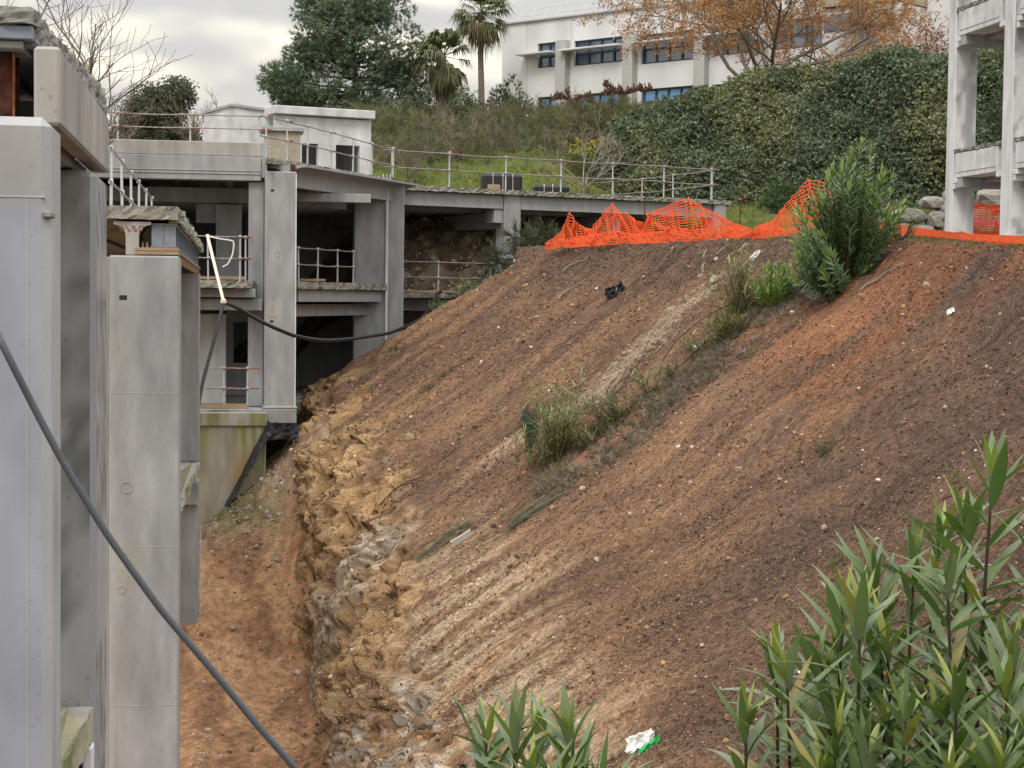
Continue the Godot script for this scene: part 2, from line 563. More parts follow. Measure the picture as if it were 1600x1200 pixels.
func grid_mesh(p: PackedVector3Array, c: PackedColorArray, cols: int, rows: int, uv := PackedVector2Array()) -> Array:
	var n := PackedVector3Array()
	n.resize(p.size())
	for r in rows:
		for k in cols:
			var a := p[r * cols + mini(k + 1, cols - 1)] - p[r * cols + maxi(k - 1, 0)]
			var b := p[mini(r + 1, rows - 1) * cols + k] - p[maxi(r - 1, 0) * cols + k]
			n[r * cols + k] = a.cross(b).normalized()
	var flip := n[p.size() / 2].y < 0.0
	var idx := PackedInt32Array()
	idx.resize((rows - 1) * (cols - 1) * 6)
	var w := 0
	for r in rows - 1:
		for k in cols - 1:
			var q := r * cols + k
			if flip:
				idx[w] = q; idx[w + 1] = q + 1; idx[w + 2] = q + cols + 1
				idx[w + 3] = q; idx[w + 4] = q + cols + 1; idx[w + 5] = q + cols
			else:
				idx[w] = q; idx[w + 1] = q + cols + 1; idx[w + 2] = q + 1
				idx[w + 3] = q; idx[w + 4] = q + cols; idx[w + 5] = q + cols + 1
			w += 6
	if flip:
		for k in n.size():
			n[k] = -n[k]
	var a := []
	a.resize(Mesh.ARRAY_MAX)
	a[Mesh.ARRAY_VERTEX] = p
	a[Mesh.ARRAY_NORMAL] = n
	a[Mesh.ARRAY_COLOR] = c
	if uv.size():
		a[Mesh.ARRAY_TEX_UV] = uv
	a[Mesh.ARRAY_INDEX] = idx
	var m := ArrayMesh.new()
	m.add_surface_from_arrays(Mesh.PRIMITIVE_TRIANGLES, a)
	return [m, n]


func embankment() -> void:
	var p := PackedVector3Array()
	var c := PackedColorArray()
	var uv := PackedVector2Array()
	var d := 14.5
	var rows := 0
	var slope_n := Vector3(-0.6445, 1.0, 0.2303).normalized()
	var face_n := Vector3(-1.0, 0.35, 0.0).normalized()
	var cols := bank_face + 300 + 14
	while d < 62.0:
		var fy := floor_y(1.9, d)
		var rx := 3.0 + 0.6 * na.get_noise_1d(d * 9.0) + 0.3 * na.get_noise_1d(d * 31.0) + 0.25 * smoothstep(34.0, 39.0, d) - 0.35 * smoothstep(44.0, 49.0, d)
		var ry := bank_y(rx, d) - 0.12
		var hh := maxf(ry - fy, 0.0)
		for k in cols:
			var x := 0.0
			var y := 0.0
			var face := 0.0
			if k < bank_face:
				var t := float(k) / bank_face
				x = 1.78 + (rx - 1.78) * pow(t, 2.1)
				y = fy - 0.25 + (ry - fy + 0.25) * (1.0 - pow(1.0 - t, 1.35))
				face = smoothstep(0.0, 0.15, t) * clampf(hh, 0.0, 1.0)
			else:
				var j := k - bank_face
				var fine := minf(j, 300.0) * 0.0018 * d
				x = rx + fine
				if j > 300:
					x = lerpf(x, 46.0, pow((j - 300.0) / 13.0, 1.4))
				y = bank_y(x, d)
				face = smoothstep(0.9, 0.0, x - rx) * clampf(hh, 0.0, 1.0)
				y -= 0.12 * smoothstep(0.5, 0.0, x - rx)
			var q := streak(x, d)
			var o := Vector3(x, y, -d)
			var far := smoothstep(16.0, 24.0, x)
			var ds := 0.02 * na.get_noise_2d(q * 55.0, x * 4.0) + 0.02 * nr.get_noise_2d(q * 17.0, x * 2.0) + 0.035 * nf.get_noise_3d(x * 22.0, y * 22.0, d * 22.0) + 0.045 * nf.get_noise_3d(x * 190.0, y * 190.0, d * 190.0) + 0.03 * nf.get_noise_2d(q * 190.0, x * 9.0) + 0.16 * nf.get_noise_2d(q * 9.0, x * 2.2 + 70.0)
			# a ragged lip of torn turf along the crest
			ds += 0.10 * nf.get_noise_3d(x * 40.0, 5.0, d * 40.0) * smoothstep(0.7, 0.1, absf(11.2 - y))
			o += slope_n * ds * (1.0 - face) * (1.0 - 0.7 * far)
			if face > 0.0:
				var cell := nc.get_noise_3d(x * 1.3, y * 1.5, d * 1.0)
				var cell2 := nc.get_noise_3d(x * 3.6 + 9.0, y * 4.2, d * 3.1)
				var df := 0.20 * cell + 0.10 * cell2 + 0.30 * nf.get_noise_3d(x * 9.0, y * 9.0, d * 9.0) + 0.12 * nf.get_noise_3d(x * 34.0, y * 34.0, d * 34.0) + 0.09 * nf.get_noise_3d(x * 110.0, y * 110.0, d * 110.0)
				df -= 0.13 * smoothstep(0.10, 0.0, nk.get_noise_3d(x * 1.3, y * 1.5, d * 1.0) + 1.0) + 0.07 * smoothstep(0.10, 0.0, nk.get_noise_3d(x * 3.6 + 9.0, y * 4.2, d * 3.1) + 1.0)
				o += face_n * df * face
			var col := soil_color(x, y, d)
			var blend := clampf(face * 1.25 + 0.8 * nf.get_noise_3d(x * 20.0, y * 20.0, d * 20.0), 0.0, 1.0)
			if face > 0.0:
				col = col.lerp(rock_color(o.x, o.y, d), blend)
			if x > 12.0 and y > 11.1:
				var turf := smoothstep(0.9, 2.0, (x - 12.4) * 0.45 + (d - 38.0) * 0.12 + 1.5 * nf.get_noise_3d(x * 14.0, 0.0, d * 14.0))
				col = col.lerp(Color(0.10, 0.135, 0.035), turf * 0.9)
			p.push_back(o)
			c.push_back(col)
			uv.push_back(Vector2(q, x - rx if k >= bank_face else (y - ry)))
		rows += 1
		d += 0.0023 * d
	bank_cols = cols
	bank_rows = rows
	var res := grid_mesh(p, c, cols, rows, uv)
	bank_p = p
	bank_n = res[1]
	var e := put(self, "embankment", res[0], M.slope_soil, "structure")
	meta(e, "bare brown earth slope with a cut rock face above the trench", "embankment")
	# angular blocks standing proud of the cut face
	R.seed = 71
	var shapes := []
	for s in 7:
		var g := Geo.new()
		g.stone(Vector3.ZERO, Vector3(1.0, 0.8, 1.15), 0.30, R, Basis(), 6, 8)
		shapes.append(g.mesh())
	for s in 60:
		var row := R.randi_range(int(rows * 0.40), int(rows * 0.86))
		var k := R.randi_range(14, bank_face + 12)
		var at := p[row * cols + k]
		if at.y < floor_y(at.x, -at.z) + 0.25:
			continue
		var o := put(e, "rock", shapes[s % 7], rock_mats[R.randi_range(0, 3)])
		var sz := R.randf_range(0.06, 0.20)
		o.transform = Transform3D(Basis.from_euler(Vector3(R.randf_range(-0.5, 0.5), R.randf_range(0, TAU), R.randf_range(-0.5, 0.5))).scaled_local(Vector3.ONE * sz), at + Vector3(sz * 0.35, -sz * 0.1, 0))


var rock_mats := []


func on_bank(row: int, k: int) -> Vector3:
	return bank_p[row * bank_cols + k]


# the point of the slope nearest to a place in plan
func ground(x: float, d: float) -> Vector3:
	var row := clampi(int(round(log(d / 14.5) / log(1.0023))), 0, bank_rows - 1)
	var best := bank_p[row * bank_cols + bank_face]
	for k in range(bank_face, bank_cols):
		var q := bank_p[row * bank_cols + k]
		if absf(q.x - x) < absf(best.x - x):
			best = q
	return best


func land() -> void:
	# trench floor
	var p := PackedVector3Array()
	var c := PackedColorArray()
	var cols := 120
	var rows := 0
	var d := 2.0
	while d < 49.0:
		for k in cols:
			var x := -9.0 + 8.0 * k / 20.0 if k < 20 else -1.0 + 3.6 * (k - 20) / 99.0
			var y := floor_y(x, d)
			var mound := smoothstep(44.0, 46.5, d)
			y += 0.06 * nf.get_noise_2d(x * 14.0, d * 9.0) + 0.025 * nf.get_noise_2d(x * 60.0, d * 40.0) + mound * 0.18 * nf.get_noise_2d(x * 40.0, d * 40.0)
			y += 0.10 * smoothstep(0.35, 0.0, absf(x + 0.55)) * (0.6 + nf.get_noise_2d(d * 30.0, 7.0))
			y += 0.20 * smoothstep(1.4, 1.85, x) * (0.6 + nf.get_noise_2d(d * 30.0, 19.0))
			var b := nf.get_noise_2d(x * 9.0, d * 5.0)
			var f := nf.get_noise_2d(x * 70.0, d * 50.0)
			var track := smoothstep(0.28, 0.05, absf(x - 0.15 + 0.25 * b)) + smoothstep(0.28, 0.05, absf(x - 1.15 + 0.25 * b))
			var col := Color(0.50, 0.265, 0.14).lerp(Color(0.66, 0.39, 0.215), clampf(0.35 + 1.4 * b + 0.25 * track, 0.0, 1.0))
			col = col.lerp(Color(0.27, 0.15, 0.095), clampf(0.1 - b * 2.0, 0.0, 0.5))
			col = col.lerp(Color(0.385, 0.298, 0.210), mound * clampf(0.6 + f, 0.0, 0.9))
			col = col.lerp(Color(0.131, 0.175, 0.061), mound * clampf(b * 4.0 - 0.2, 0.0, 0.7))
			var g := 1.4 + 0.8 * f
			p.push_back(Vector3(x, y, -d))
			c.push_back(Color(col.r * g, col.g * g, col.b * g))
		rows += 1
		d += 0.07 if d > 27.0 else 0.6
	meta(put(self, "trench_floor", grid_mesh(p, c, cols, rows)[0], M.soil, "structure"), "compacted orange earth floor of the narrow trench", "ground")
	# the hillside behind
	p = PackedVector3Array()
	c = PackedColorArray()
	cols = 260
	rows = 0
	d = 56.6
	while d < 420.0:
		var far := smoothstep(100.0, 180.0, d)
		for k in cols:
			var t := float(k) / (cols - 1)
			var x := lerpf(-14.0, 44.0, clampf((t - 0.08) / 0.84, 0.0, 1.0))
			if t < 0.08: x = -14.0 - 200.0 * pow((0.08 - t) / 0.08, 1.6)
			if t > 0.92: x = 44.0 + 260.0 * pow((t - 0.92) / 0.08, 1.6)
			var y := hill_y(x, minf(d, 180.0)) - far * 1.5
			var b := nf.get_noise_2d(x * 6.0, d * 6.0)
			var f := nf.get_noise_2d(x * 35.0, d * 35.0)
			y += 0.25 * b + 0.12 * f
			var green := Color(0.20, 0.255, 0.075).lerp(Color(0.30, 0.265, 0.13), clampf(0.3 + b * 2.5 + 0.8 * smoothstep(67.5, 71.0, d + 2.0 * b), 0.0, 1.0))
			green = green.lerp(Color(0.17, 0.125, 0.08), clampf(-b * 3.0 - 0.1 + 0.5 * smoothstep(68.0, 72.0, d + 5.0 * smoothstep(11.5, 8.0, x)), 0.0, 0.8))
			var rubble := smoothstep(62.6, 60.8, d) * smoothstep(12.0, 9.5, x)
			green = green.lerp(Color(0.34, 0.255, 0.175).lerp(Color(0.52, 0.45, 0.36), clampf(f * 3.0, 0.0, 1.0)), rubble)
			y += rubble * 0.22 * f
			var g := 1.0 + 0.6 * f
			p.push_back(Vector3(x, y, -d))
			c.push_back(Color(green.r * g, green.g * g, green.b * g))
		rows += 1
		d += 0.22 if d < 76.0 else (1.2 if d < 110.0 else 20.0)
	meta(put(self, "hillside", grid_mesh(p, c, cols, rows)[0], M.turf, "structure"), "grassy hillside rising behind the concrete deck", "hill")
	# the bank under the viewer, below the frame, and the wide ground beyond everything
	p = PackedVector3Array()
	c = PackedColorArray()
	rows = 0
	for r in 40:
		var dd := -12.0 + r * 0.72
		for k in 60:
			var x := -1.0 + k * 0.7
			var y := 8.25 - maxf(0.0, dd - 4.6) * 0.72 + 0.08 * nf.get_noise_2d(x * 10.0, dd * 10.0)
			if k == 0: y = 0.0
			var b := nf.get_noise_2d(x * 12.0, dd * 12.0)
			var col := Color(0.15, 0.08, 0.05).lerp(Color(0.22, 0.13, 0.08), 0.5 + b)
			p.push_back(Vector3(x, maxf(y, 0.0), -dd))
			c.push_back(col)
		rows += 1
	meta(put(self, "near_bank", grid_mesh(p, c, 60, rows)[0], M.soil, "structure"), "earth bank below the near oleander plants", "ground")
	var g := Geo.new()
	g.col = Color(0.16, 0.14, 0.09)
	g.bb(-2500, 2500, -0.6, 0.0, -1500, 3500, 0.0)
	meta(put(self, "ground", g, M.turf, "structure"), "wide dry ground reaching to the horizon", "ground")


func sky() -> void:
	var w := 1536
	var h := 768
	var im := Image.create(w, h, false, Image.FORMAT_RGBF)
	var n := FastNoiseLite.new()
	n.seed = 21
	n.noise_type = FastNoiseLite.TYPE_SIMPLEX_SMOOTH
	n.frequency = 1.0
	n.fractal_octaves = 5
	var last := Color(0.5, 0.5, 0.5)
	for y in h:
		var el := PI * (0.5 - (y + 0.5) / h)
		if el < -0.02:
			im.fill_rect(Rect2i(0, y, w, h - y), Color(0.30, 0.27, 0.22))
			break
		var ce := cos(el)
		var se := maxf(sin(el), 0.0)
		var lum := 0.60 * (1.0 + 2.6 * se)
		for x in w:
			var az := TAU * (x + 0.5) / w
			var v := Vector3(sin(az) * ce, se * 5.0, cos(az) * ce)
			var a := n.get_noise_3d(v.x * 7.5, v.y * 7.5, v.z * 7.5)
			var b := n.get_noise_3d(v.x * 2.6 + 7.0, v.y * 2.6, v.z * 2.6)
			var t := clampf(0.55 + 1.5 * a + 1.2 * b, 0.0, 1.0)
			t = t * t * (3.0 - 2.0 * t)
			var low := smoothstep(0.55, 0.05, se)
			var warm := Color(1.08, 1.07, 1.05).lerp(Color(1.28, 1.19, 0.98), low)
			var cool := Color(0.68, 0.675, 0.67)
			var k := cool.lerp(warm, t)
			im.set_pixel(x, y, Color(k.r * lum, k.g * lum, k.b * lum))
	var s := Sky.new()
	var pm := PanoramaSkyMaterial.new()
	pm.panorama = ImageTexture.create_from_image(im)
	s.sky_material = pm
	env.sky = s


var env := Environment.new()


func _ready() -> void:
	var cam := Camera3D.new()
	cam.name = "camera"
	cam.position = Vector3(0, 10, 0)
	cam.rotation_degrees = Vector3(-2.8557, -9.0136, 0.6875)
	cam.fov = 24.1895
	cam.near = 0.1
	cam.far = 6000.0
	add_child(cam)
	cam.current = true
	env.background_mode = Environment.BG_SKY
	env.tonemap_mode = Environment.TONE_MAPPER_LINEAR
	env.tonemap_exposure = 1.22
	env.sdfgi_enabled = true
	env.ssao_enabled = true
	env.ssil_enabled = true
	sky()
	var we := WorldEnvironment.new()
	we.name = "environment"
	we.environment = env
	add_child(we)
	# a weak sun behind thin cloud, high on the left behind the viewer
	var sun := DirectionalLight3D.new()
	sun.name = "sun"
	sun.light_energy = 0.5
	sun.light_angular_distance = 18.0
	sun.light_color = Color(1.0, 0.97, 0.92)
	sun.shadow_enabled = true
	sun.rotation_degrees = Vector3(-52, -28, 0)
	add_child(sun)

	na.noise_type = FastNoiseLite.TYPE_SIMPLEX_SMOOTH
	na.fractal_type = FastNoiseLite.FRACTAL_NONE
	na.frequency = 0.05
	nf.noise_type = FastNoiseLite.TYPE_SIMPLEX_SMOOTH
	nf.seed = 5
	nf.frequency = 0.05
	nf.fractal_octaves = 4
	nc.noise_type = FastNoiseLite.TYPE_CELLULAR
	nc.cellular_return_type = FastNoiseLite.RETURN_CELL_VALUE
	nc.cellular_jitter = 1.0
	nc.fractal_type = FastNoiseLite.FRACTAL_NONE
	nc.frequency = 1.0
	nc.seed = 9
	nk.noise_type = FastNoiseLite.TYPE_CELLULAR
	nk.cellular_return_type = FastNoiseLite.RETURN_DISTANCE2_SUB
	nk.cellular_jitter = 1.0
	nk.fractal_type = FastNoiseLite.FRACTAL_NONE
	nk.frequency = 1.0
	nk.seed = 9
	nr.noise_type = FastNoiseLite.TYPE_SIMPLEX_SMOOTH
	nr.fractal_type = FastNoiseLite.FRACTAL_RIDGED
	nr.frequency = 0.05
	nr.fractal_octaves = 3
	materials()
	for k in [Color(0.50, 0.32, 0.155), Color(0.30, 0.205, 0.13), Color(0.30, 0.245, 0.19), Color(0.46, 0.34, 0.205)]:
		rock_mats.append(mat("rock%d" % rock_mats.size(), lin(k.r, k.g, k.b), 0.95, T.mottle, Vector3.ONE * 1.5, T.clod, Vector3.ONE * 1.2, 2.5, T.grit, 0.25))
	land()
	embankment()
	near_frame()
	back_frame()
	deck()
	right_frame()
	office()
	railings()
	slope_cover()
	trees()
	shrubs()
	oleanders()
	nets()
	litter()


# ------------------------------------------------------------------ concrete frames
func part(t: Node3D, called: String, m: Material, x0: float, x1: float, y0: float, y1: float, d0: float, d1: float, bv := 0.015, step := 0.0, paint = null) -> MeshInstance3D:
	var g := Geo.new()
	g.bb(x0, x1, y0, y1, d0, d1, bv, step, paint)
	return put(t, called, g, m)


func rag(t: Node3D, called: String, m: Material, pts: Array, y0: float, y1: float, jag := 0.05, step := 0.12, paint = null, rings := 3) -> MeshInstance3D:
	var g := Geo.new()
	var poly := PackedVector2Array()
	for p in pts:
		poly.push_back(Vector2(p[0], p[1]))
	g.ragged(poly, y0, y1, jag, step, R, paint, rings)
	return put(t, called, g, m)


func ring_mark(o: MeshInstance3D, at: Vector3, r: float, m: Material) -> void:
	var g := Geo.new()
	var path := PackedVector3Array()
	for k in 15:
		path.push_back(at + Vector3(cos(TAU * k / 14.0) * r, sin(TAU * k / 14.0) * r, 0.0))
	g.tube(path, r * 0.08, r * 0.08, 5, false)
	put(o, "tie_ring", g, m)


func painted_tie_hole(o: MeshInstance3D, at: Vector3, w: float, h: float) -> void:  # a proud dark box, its black painting the shade inside an open hole
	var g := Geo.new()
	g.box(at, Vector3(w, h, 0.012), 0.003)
	put(o, "hole_shade", g, M.hose_black)


func stem_profile(w: float, h: float, s: float) -> PackedVector2Array:
	# half-round flares from a narrow stem up to the flange
	var a := PackedVector2Array([Vector2(-s, 0), Vector2(s, 0)])
	for k in 7:
		var t := k / 6.0 * PI / 2
		a.push_back(Vector2(s + (w - s) * (1.0 - cos(t)), h * (0.55 + 0.36 * sin(t))))
	a.push_back(Vector2(w, h))
	a.push_back(Vector2(-w, h))
	for k in 7:
		var t := (6 - k) / 6.0 * PI / 2
		a.push_back(Vector2(-s - (w - s) * (1.0 - cos(t)), h * (0.55 + 0.36 * sin(t))))
	return a


func col1_paint(p: Vector3, n: Vector3) -> Color:
	var k := conc(p, n)
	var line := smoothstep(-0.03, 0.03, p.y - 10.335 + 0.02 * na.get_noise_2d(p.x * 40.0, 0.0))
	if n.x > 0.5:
		k = k.lerp(Color(1.5, 1.5, 1.5), 0.35 + 0.5 * na.get_noise_2d(p.y * 30.0, p.z * 60.0))  # side face painted lighter as if lit, mixed with whitish smears
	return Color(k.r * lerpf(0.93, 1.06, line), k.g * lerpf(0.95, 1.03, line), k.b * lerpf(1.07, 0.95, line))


func rough_paint(p: Vector3, n: Vector3) -> Color:
	var k := conc(p, n)
	var b := nf.get_noise_3d(p.x * 120.0, p.y * 120.0, p.z * 120.0)
	var s := clampf(0.82 + 0.9 * b, 0.5, 1.1)
	k = Color(k.r * s, k.g * s, k.b * s * 0.97)
	var white := smoothstep(0.05, 0.25, nf.get_noise_3d(p.x * 30.0, p.y * 22.0, 4.0) + 0.35 * smoothstep(0.5, 0.0, absf(p.y - 8.16)) - 0.2)
	return k.lerp(Color(1.45, 1.47, 1.5), white * 0.75)


func col2_paint(p: Vector3, n: Vector3) -> Color:
	var k := conc(p, n)
	var down := smoothstep(9.93, 9.5, p.y) * smoothstep(0.09, 0.0, absf(p.x + 1.37 + 0.03 * na.get_noise_1d(p.y * 40.0)))
	k = k.lerp(Color(0.72, 0.62, 0.42), down * 0.4 * smoothstep(8.4, 9.5, p.y))
	if p.x < -1.16 and p.x > -1.53 and p.y > 5.95 and p.y < 6.62:
		k = k.lerp(Color(0.86, 0.84, 0.62), 0.5)
	if p.x > -1.44 and p.x < -1.30:
		k = k.lerp(Color(0.80, 0.78, 0.70), 0.35 * (0.6 + na.get_noise_1d(p.y * 9.0)))
	return k


func near_frame() -> void:
	R.seed = 3
	var t := thing("unfinished_building", "stripped concrete building frame lining the left side of the trench", "building", Vector3(-1.2, 1.0, -16))
	# the nearest column and the bay behind it
	var g := Geo.new()
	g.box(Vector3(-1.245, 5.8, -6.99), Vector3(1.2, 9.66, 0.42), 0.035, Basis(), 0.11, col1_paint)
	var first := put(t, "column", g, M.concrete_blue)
	part(first, "form_joint", M.concrete_blue, -1.82, -0.664, 10.333, 10.339, 6.7775, 6.79, 0.001)
	part(first, "form_joint", M.concrete_blue, -0.732, -0.727, 1.2, 10.33, 6.7775, 6.79, 0.001)
	part(first, "chipped_edge", M.concrete_rough, -0.672, -0.640, 10.26, 10.285, 6.775, 6.90, 0.006)
	part(t, "column", M.concrete, -1.45, -0.645, 1.0, 10.585, 9.06, 9.87, 0.03, 0.07, rough_paint)
	# edge beam resting on both
	part(t, "beam", M.concrete_warm, -0.745, -0.645, 10.632, 10.935, 7.16, 10.0, 0.012, 0.08, conc)
	part(t, "beam", M.concrete, -2.4, -0.76, 10.60, 10.66, 7.9, 10.0, 0.01)
	# steel prop and the steel beam it carries, broken topping slab over both
	g = Geo.new()
	g.bb(-0.985, -0.835, 10.632, 10.93, 7.36, 7.372, 0.002)
	g.bb(-0.916, -0.904, 10.632, 10.93, 7.373, 7.487, 0.002)
	g.bb(-0.985, -0.835, 10.632, 10.93, 7.488, 7.5, 0.002)
	var post := put(t, "steel_post", g, M.rust)
	g = Geo.new()
	g.bb(-0.846, -0.836, 10.632, 10.93, 7.345, 7.358, 0.002)
	put(post, "flange_edge", g, M.rust_edge)
	part(t, "packing_plate", M.concrete_warm, -1.6, -0.795, 10.935, 10.965, 7.25, 7.55, 0.004)
	part(t, "steel_beam", M.steel_grey, -0.945, -0.755, 10.967, 11.02, 7.22, 9.9, 0.004)
	part(t, "steel_beam", M.rust_edge, -0.985, -0.955, 10.967, 11.03, 7.16, 9.9, 0.004)
	part(t, "steel_beam", M.steel_grey, -1.6, -0.99, 10.967, 11.03, 7.18, 9.9, 0.004)
	rag(t, "slab", M.concrete_rough, [[-0.75, 7.2], [-0.665, 10.05], [-3.0, 10.05], [-3.0, 7.2]], 11.022, 11.09, 0.018, 0.05, conc, 4)
	rag(t, "slab_underlay", M.timber_grey, [[-0.80, 7.23], [-0.70, 9.9], [-2.9, 9.9], [-2.9, 7.23]], 11.0, 11.05, 0.03, 0.06)
	rag(t, "broken_edge", M.concrete_rough, [[-0.735, 7.3], [-0.66, 10.03], [-0.76, 10.03], [-0.80, 7.3]], 10.945, 11.03, 0.028, 0.04, conc, 4)
	# ledge of the floor below, green with algae, and the wall under it
	rag(t, "ledge", M.concrete_warm, [[-0.735, 7.25], [-0.655, 9.04], [-1.7, 9.04], [-1.7, 7.25]], 7.76, 7.93, 0.02, 0.06, mossy)
	part(t, "wall", M.concrete_pale, -1.7, -0.72, 1.0, 7.755, 7.3, 9.04, 0.01, 0.15, conc)
	part(t, "column", M.concrete_pale, -0.70, -0.652, 1.0, 7.75, 8.93, 9.055, 0.01)
	part(t, "back_wall", M.concrete, -2.4, -0.76, 10.665, 10.93, 9.2, 9.4, 0.01)
	g = Geo.new()
	g.stone(Vector3(-1.06, 10.80, -7.42), Vector3(0.085, 0.11, 0.10), 0.10, R, Basis(), 8, 10)
	put(t, "filled_sack", g, M.paper_white)
	# second column, seen square on
	g = Geo.new()
	g.box(Vector3(-1.11, 5.73, -24.9), Vector3(0.92, 9.46, 1.0), 0.022, Basis(), 0.10, col2_paint)
	var col := put(t, "column", g, M.concrete)
	for y in [8.62, 6.55, 4.4]:
		part(col, "form_joint", M.concrete_warm, -1.55, -0.67, y, y + 0.008, 24.396, 24.41, 0.002)
	part(col, "form_joint", M.concrete_warm, -1.475, -1.467, 1.2, 10.4, 24.395, 24.41, 0.002)
	painted_tie_hole(col, Vector3(-1.385, 9.90, -24.4), 0.10, 0.06)
	ring_mark(col, Vector3(-1.335, 7.36, -24.395), 0.075, M.concrete_warm)
	ring_mark(col, Vector3(-1.40, 5.98, -24.395), 0.05, M.concrete_warm)
	part(t, "pilaster", M.concrete_warm, -1.70, -1.575, 1.0, 10.44, 24.55, 25.4, 0.01, 0.2, conc)
	g = Geo.new()
	g.prism(stem_profile(0.245, 0.44, 0.085), Vector3(-1.27, 10.472, -24.45), Vector3.RIGHT, Vector3.UP, Vector3(0, 0, -20.0))
	var stem := put(t, "slab_rib", g, M.concrete_warm)
	R.seed = 12
	for k in 4:
		var mk := Geo.new()
		var pth := PackedVector3Array()
		for j in 5:
			pth.push_back(Vector3(-1.41 + k * 0.085 + 0.03 * sin(j * 1.3 + k), 10.82 + 0.045 * cos(j * 1.5 + k * 2.0), -24.446))
		mk.tube(pth, 0.007, 0.007, 4, false)
		put(stem, "paint_mark", mk, M.red_paint)
	for k in 3:
		g = Geo.new()
		g.prism(stem_profile(0.245, 0.44, 0.085), Vector3(-2.5 - k * 1.23, 10.472, -24.45), Vector3.RIGHT, Vector3.UP, Vector3(0, 0, -20.0))
		put(t, "slab_rib", g, M.concrete_warm)
	rag(t, "slab", M.concrete_rough, [[-0.67, 24.4], [-0.655, 43.6], [-6.0, 43.6], [-6.0, 24.4], [-1.63, 24.4]], 10.94, 11.12, 0.028, 0.07, mossy_edge, 4)
	rag(t, "broken_edge", M.concrete_rough, [[-0.62, 24.5], [-0.60, 43.4], [-0.76, 43.4], [-0.78, 24.5]], 10.90, 11.08, 0.07, 0.10, mossy_edge, 4)
	# blue-grey rolled beam on packing timbers
	g = Geo.new()
	g.bb(-1.03, -0.69, 10.875, 10.895, 24.5, 43.4, 0.003)
	g.bb(-1.03, -0.69, 10.575, 10.595, 24.5, 43.4, 0.003)
	g.bb(-0.868, -0.852, 10.596, 10.874, 24.52, 43.4, 0.002)
	var sb := put(t, "steel_beam", g, M.steel_grey)
	for k in 14:
		g = Geo.new()
		g.bb(-1.02, -0.872, 10.597, 10.873, 24.52 + k * 1.4, 24.535 + k * 1.4, 0.001)
		g.bb(-0.848, -0.70, 10.597, 10.873, 24.52 + k * 1.4, 24.535 + k * 1.4, 0.001)
		put(sb, "stiffener", g, M.steel_grey)
	for k in 2:
		part(t, "plank", M.timber, -1.23, -0.665, 10.474 + k * 0.05, 10.519 + k * 0.05, 24.42, 25.38, 0.004)
	part(t, "plank", M.timber_grey, -0.78, -0.655, 10.50, 10.54, 25.42, 43.0, 0.004)
	for k in 10:
		part(t, "batten", M.timber, -0.70, -0.662, 10.36, 10.498, 27.0 + k * 1.6, 27.05 + k * 1.6, 0.004)
	for k in 2:
		var bolt := Geo.new()
		bolt.tube(PackedVector3Array([Vector3(-1.14 + k * 0.06, 10.575, -24.6), Vector3(-1.14 + k * 0.06, 10.64, -24.6)]), 0.012, 0.012, 6)
		put(t, "bolt", bolt, M.galvanised)
	# third column in two lengths with a corbel and a cut ledge
	col = part(t, "column", M.concrete, -1.35, -0.648, 6.08, 10.40, 41.7, 42.4, 0.02, 0.12, conc)
	part(t, "column", M.concrete, -1.35, -0.66, 0.9, 5.08, 41.7, 42.4, 0.02, 0.12, conc)
	part(t, "corbel", M.concrete, -1.35, -0.655, 5.10, 5.62, 41.45, 42.4, 0.015, 0.1, conc)
	rag(t, "ledge", M.concrete_warm, [[-0.645, 41.9], [-0.66, 41.2], [-0.88, 32.5], [-1.6, 32.5], [-1.6, 41.9]], 5.86, 6.06, 0.05, 0.15, mossy)
	part(t, "cable_tie", M.concrete_pale, -0.64, -0.612, 1.1, 4.55, 42.0, 42.04, 0.004)
	part(t, "beam", M.concrete, -6.0, -0.66, 10.0, 10.38, 42.5, 43.1, 0.015)


func mossy_edge(p: Vector3, n: Vector3) -> Color:
	var k := conc(p, n)
	var b := nf.get_noise_3d(p.x * 40.0, p.y * 40.0, p.z * 40.0)
	k = k.lerp(Color(1.25, 1.15, 0.9), clampf(b * 3.0, 0.0, 0.7))
	return k.lerp(Color(0.35, 0.42, 0.2), clampf(-b * 4.0 - 0.5, 0.0, 0.6))


func wall_stain(p: Vector3, n: Vector3) -> Color:
	var k := conc(p, n)
	var s := na.get_noise_2d(p.x * 75.0, p.y * 2.0)
	var s2 := na.get_noise_2d(p.x * 28.0 + 9.0, p.y * 1.2)
	k = k.lerp(Color(1.02, 0.98, 0.60), 0.65)
	var drip := smoothstep(5.2, 6.8, p.y + 0.9 * s + 0.8 * s2 + 0.5 * smoothstep(-0.2, 0.9, p.x))
	k = k.lerp(Color(0.36, 0.43, 0.06), drip * 0.88)
	var rim := smoothstep(0.45, 0.0, absf(p.x - (0.93 - (6.7 - p.y) * 0.52)) - 0.05 + 0.12 * s)
	k = k.lerp(Color(0.85, 0.50, 0.16), rim * 0.6 * smoothstep(3.6, 4.4, p.y) * smoothstep(6.3, 5.3, p.y))
	k = k.lerp(Color(1.1, 1.1, 1.08), clampf(s2 * 1.4 - 0.1, 0.0, 0.6))
	return k


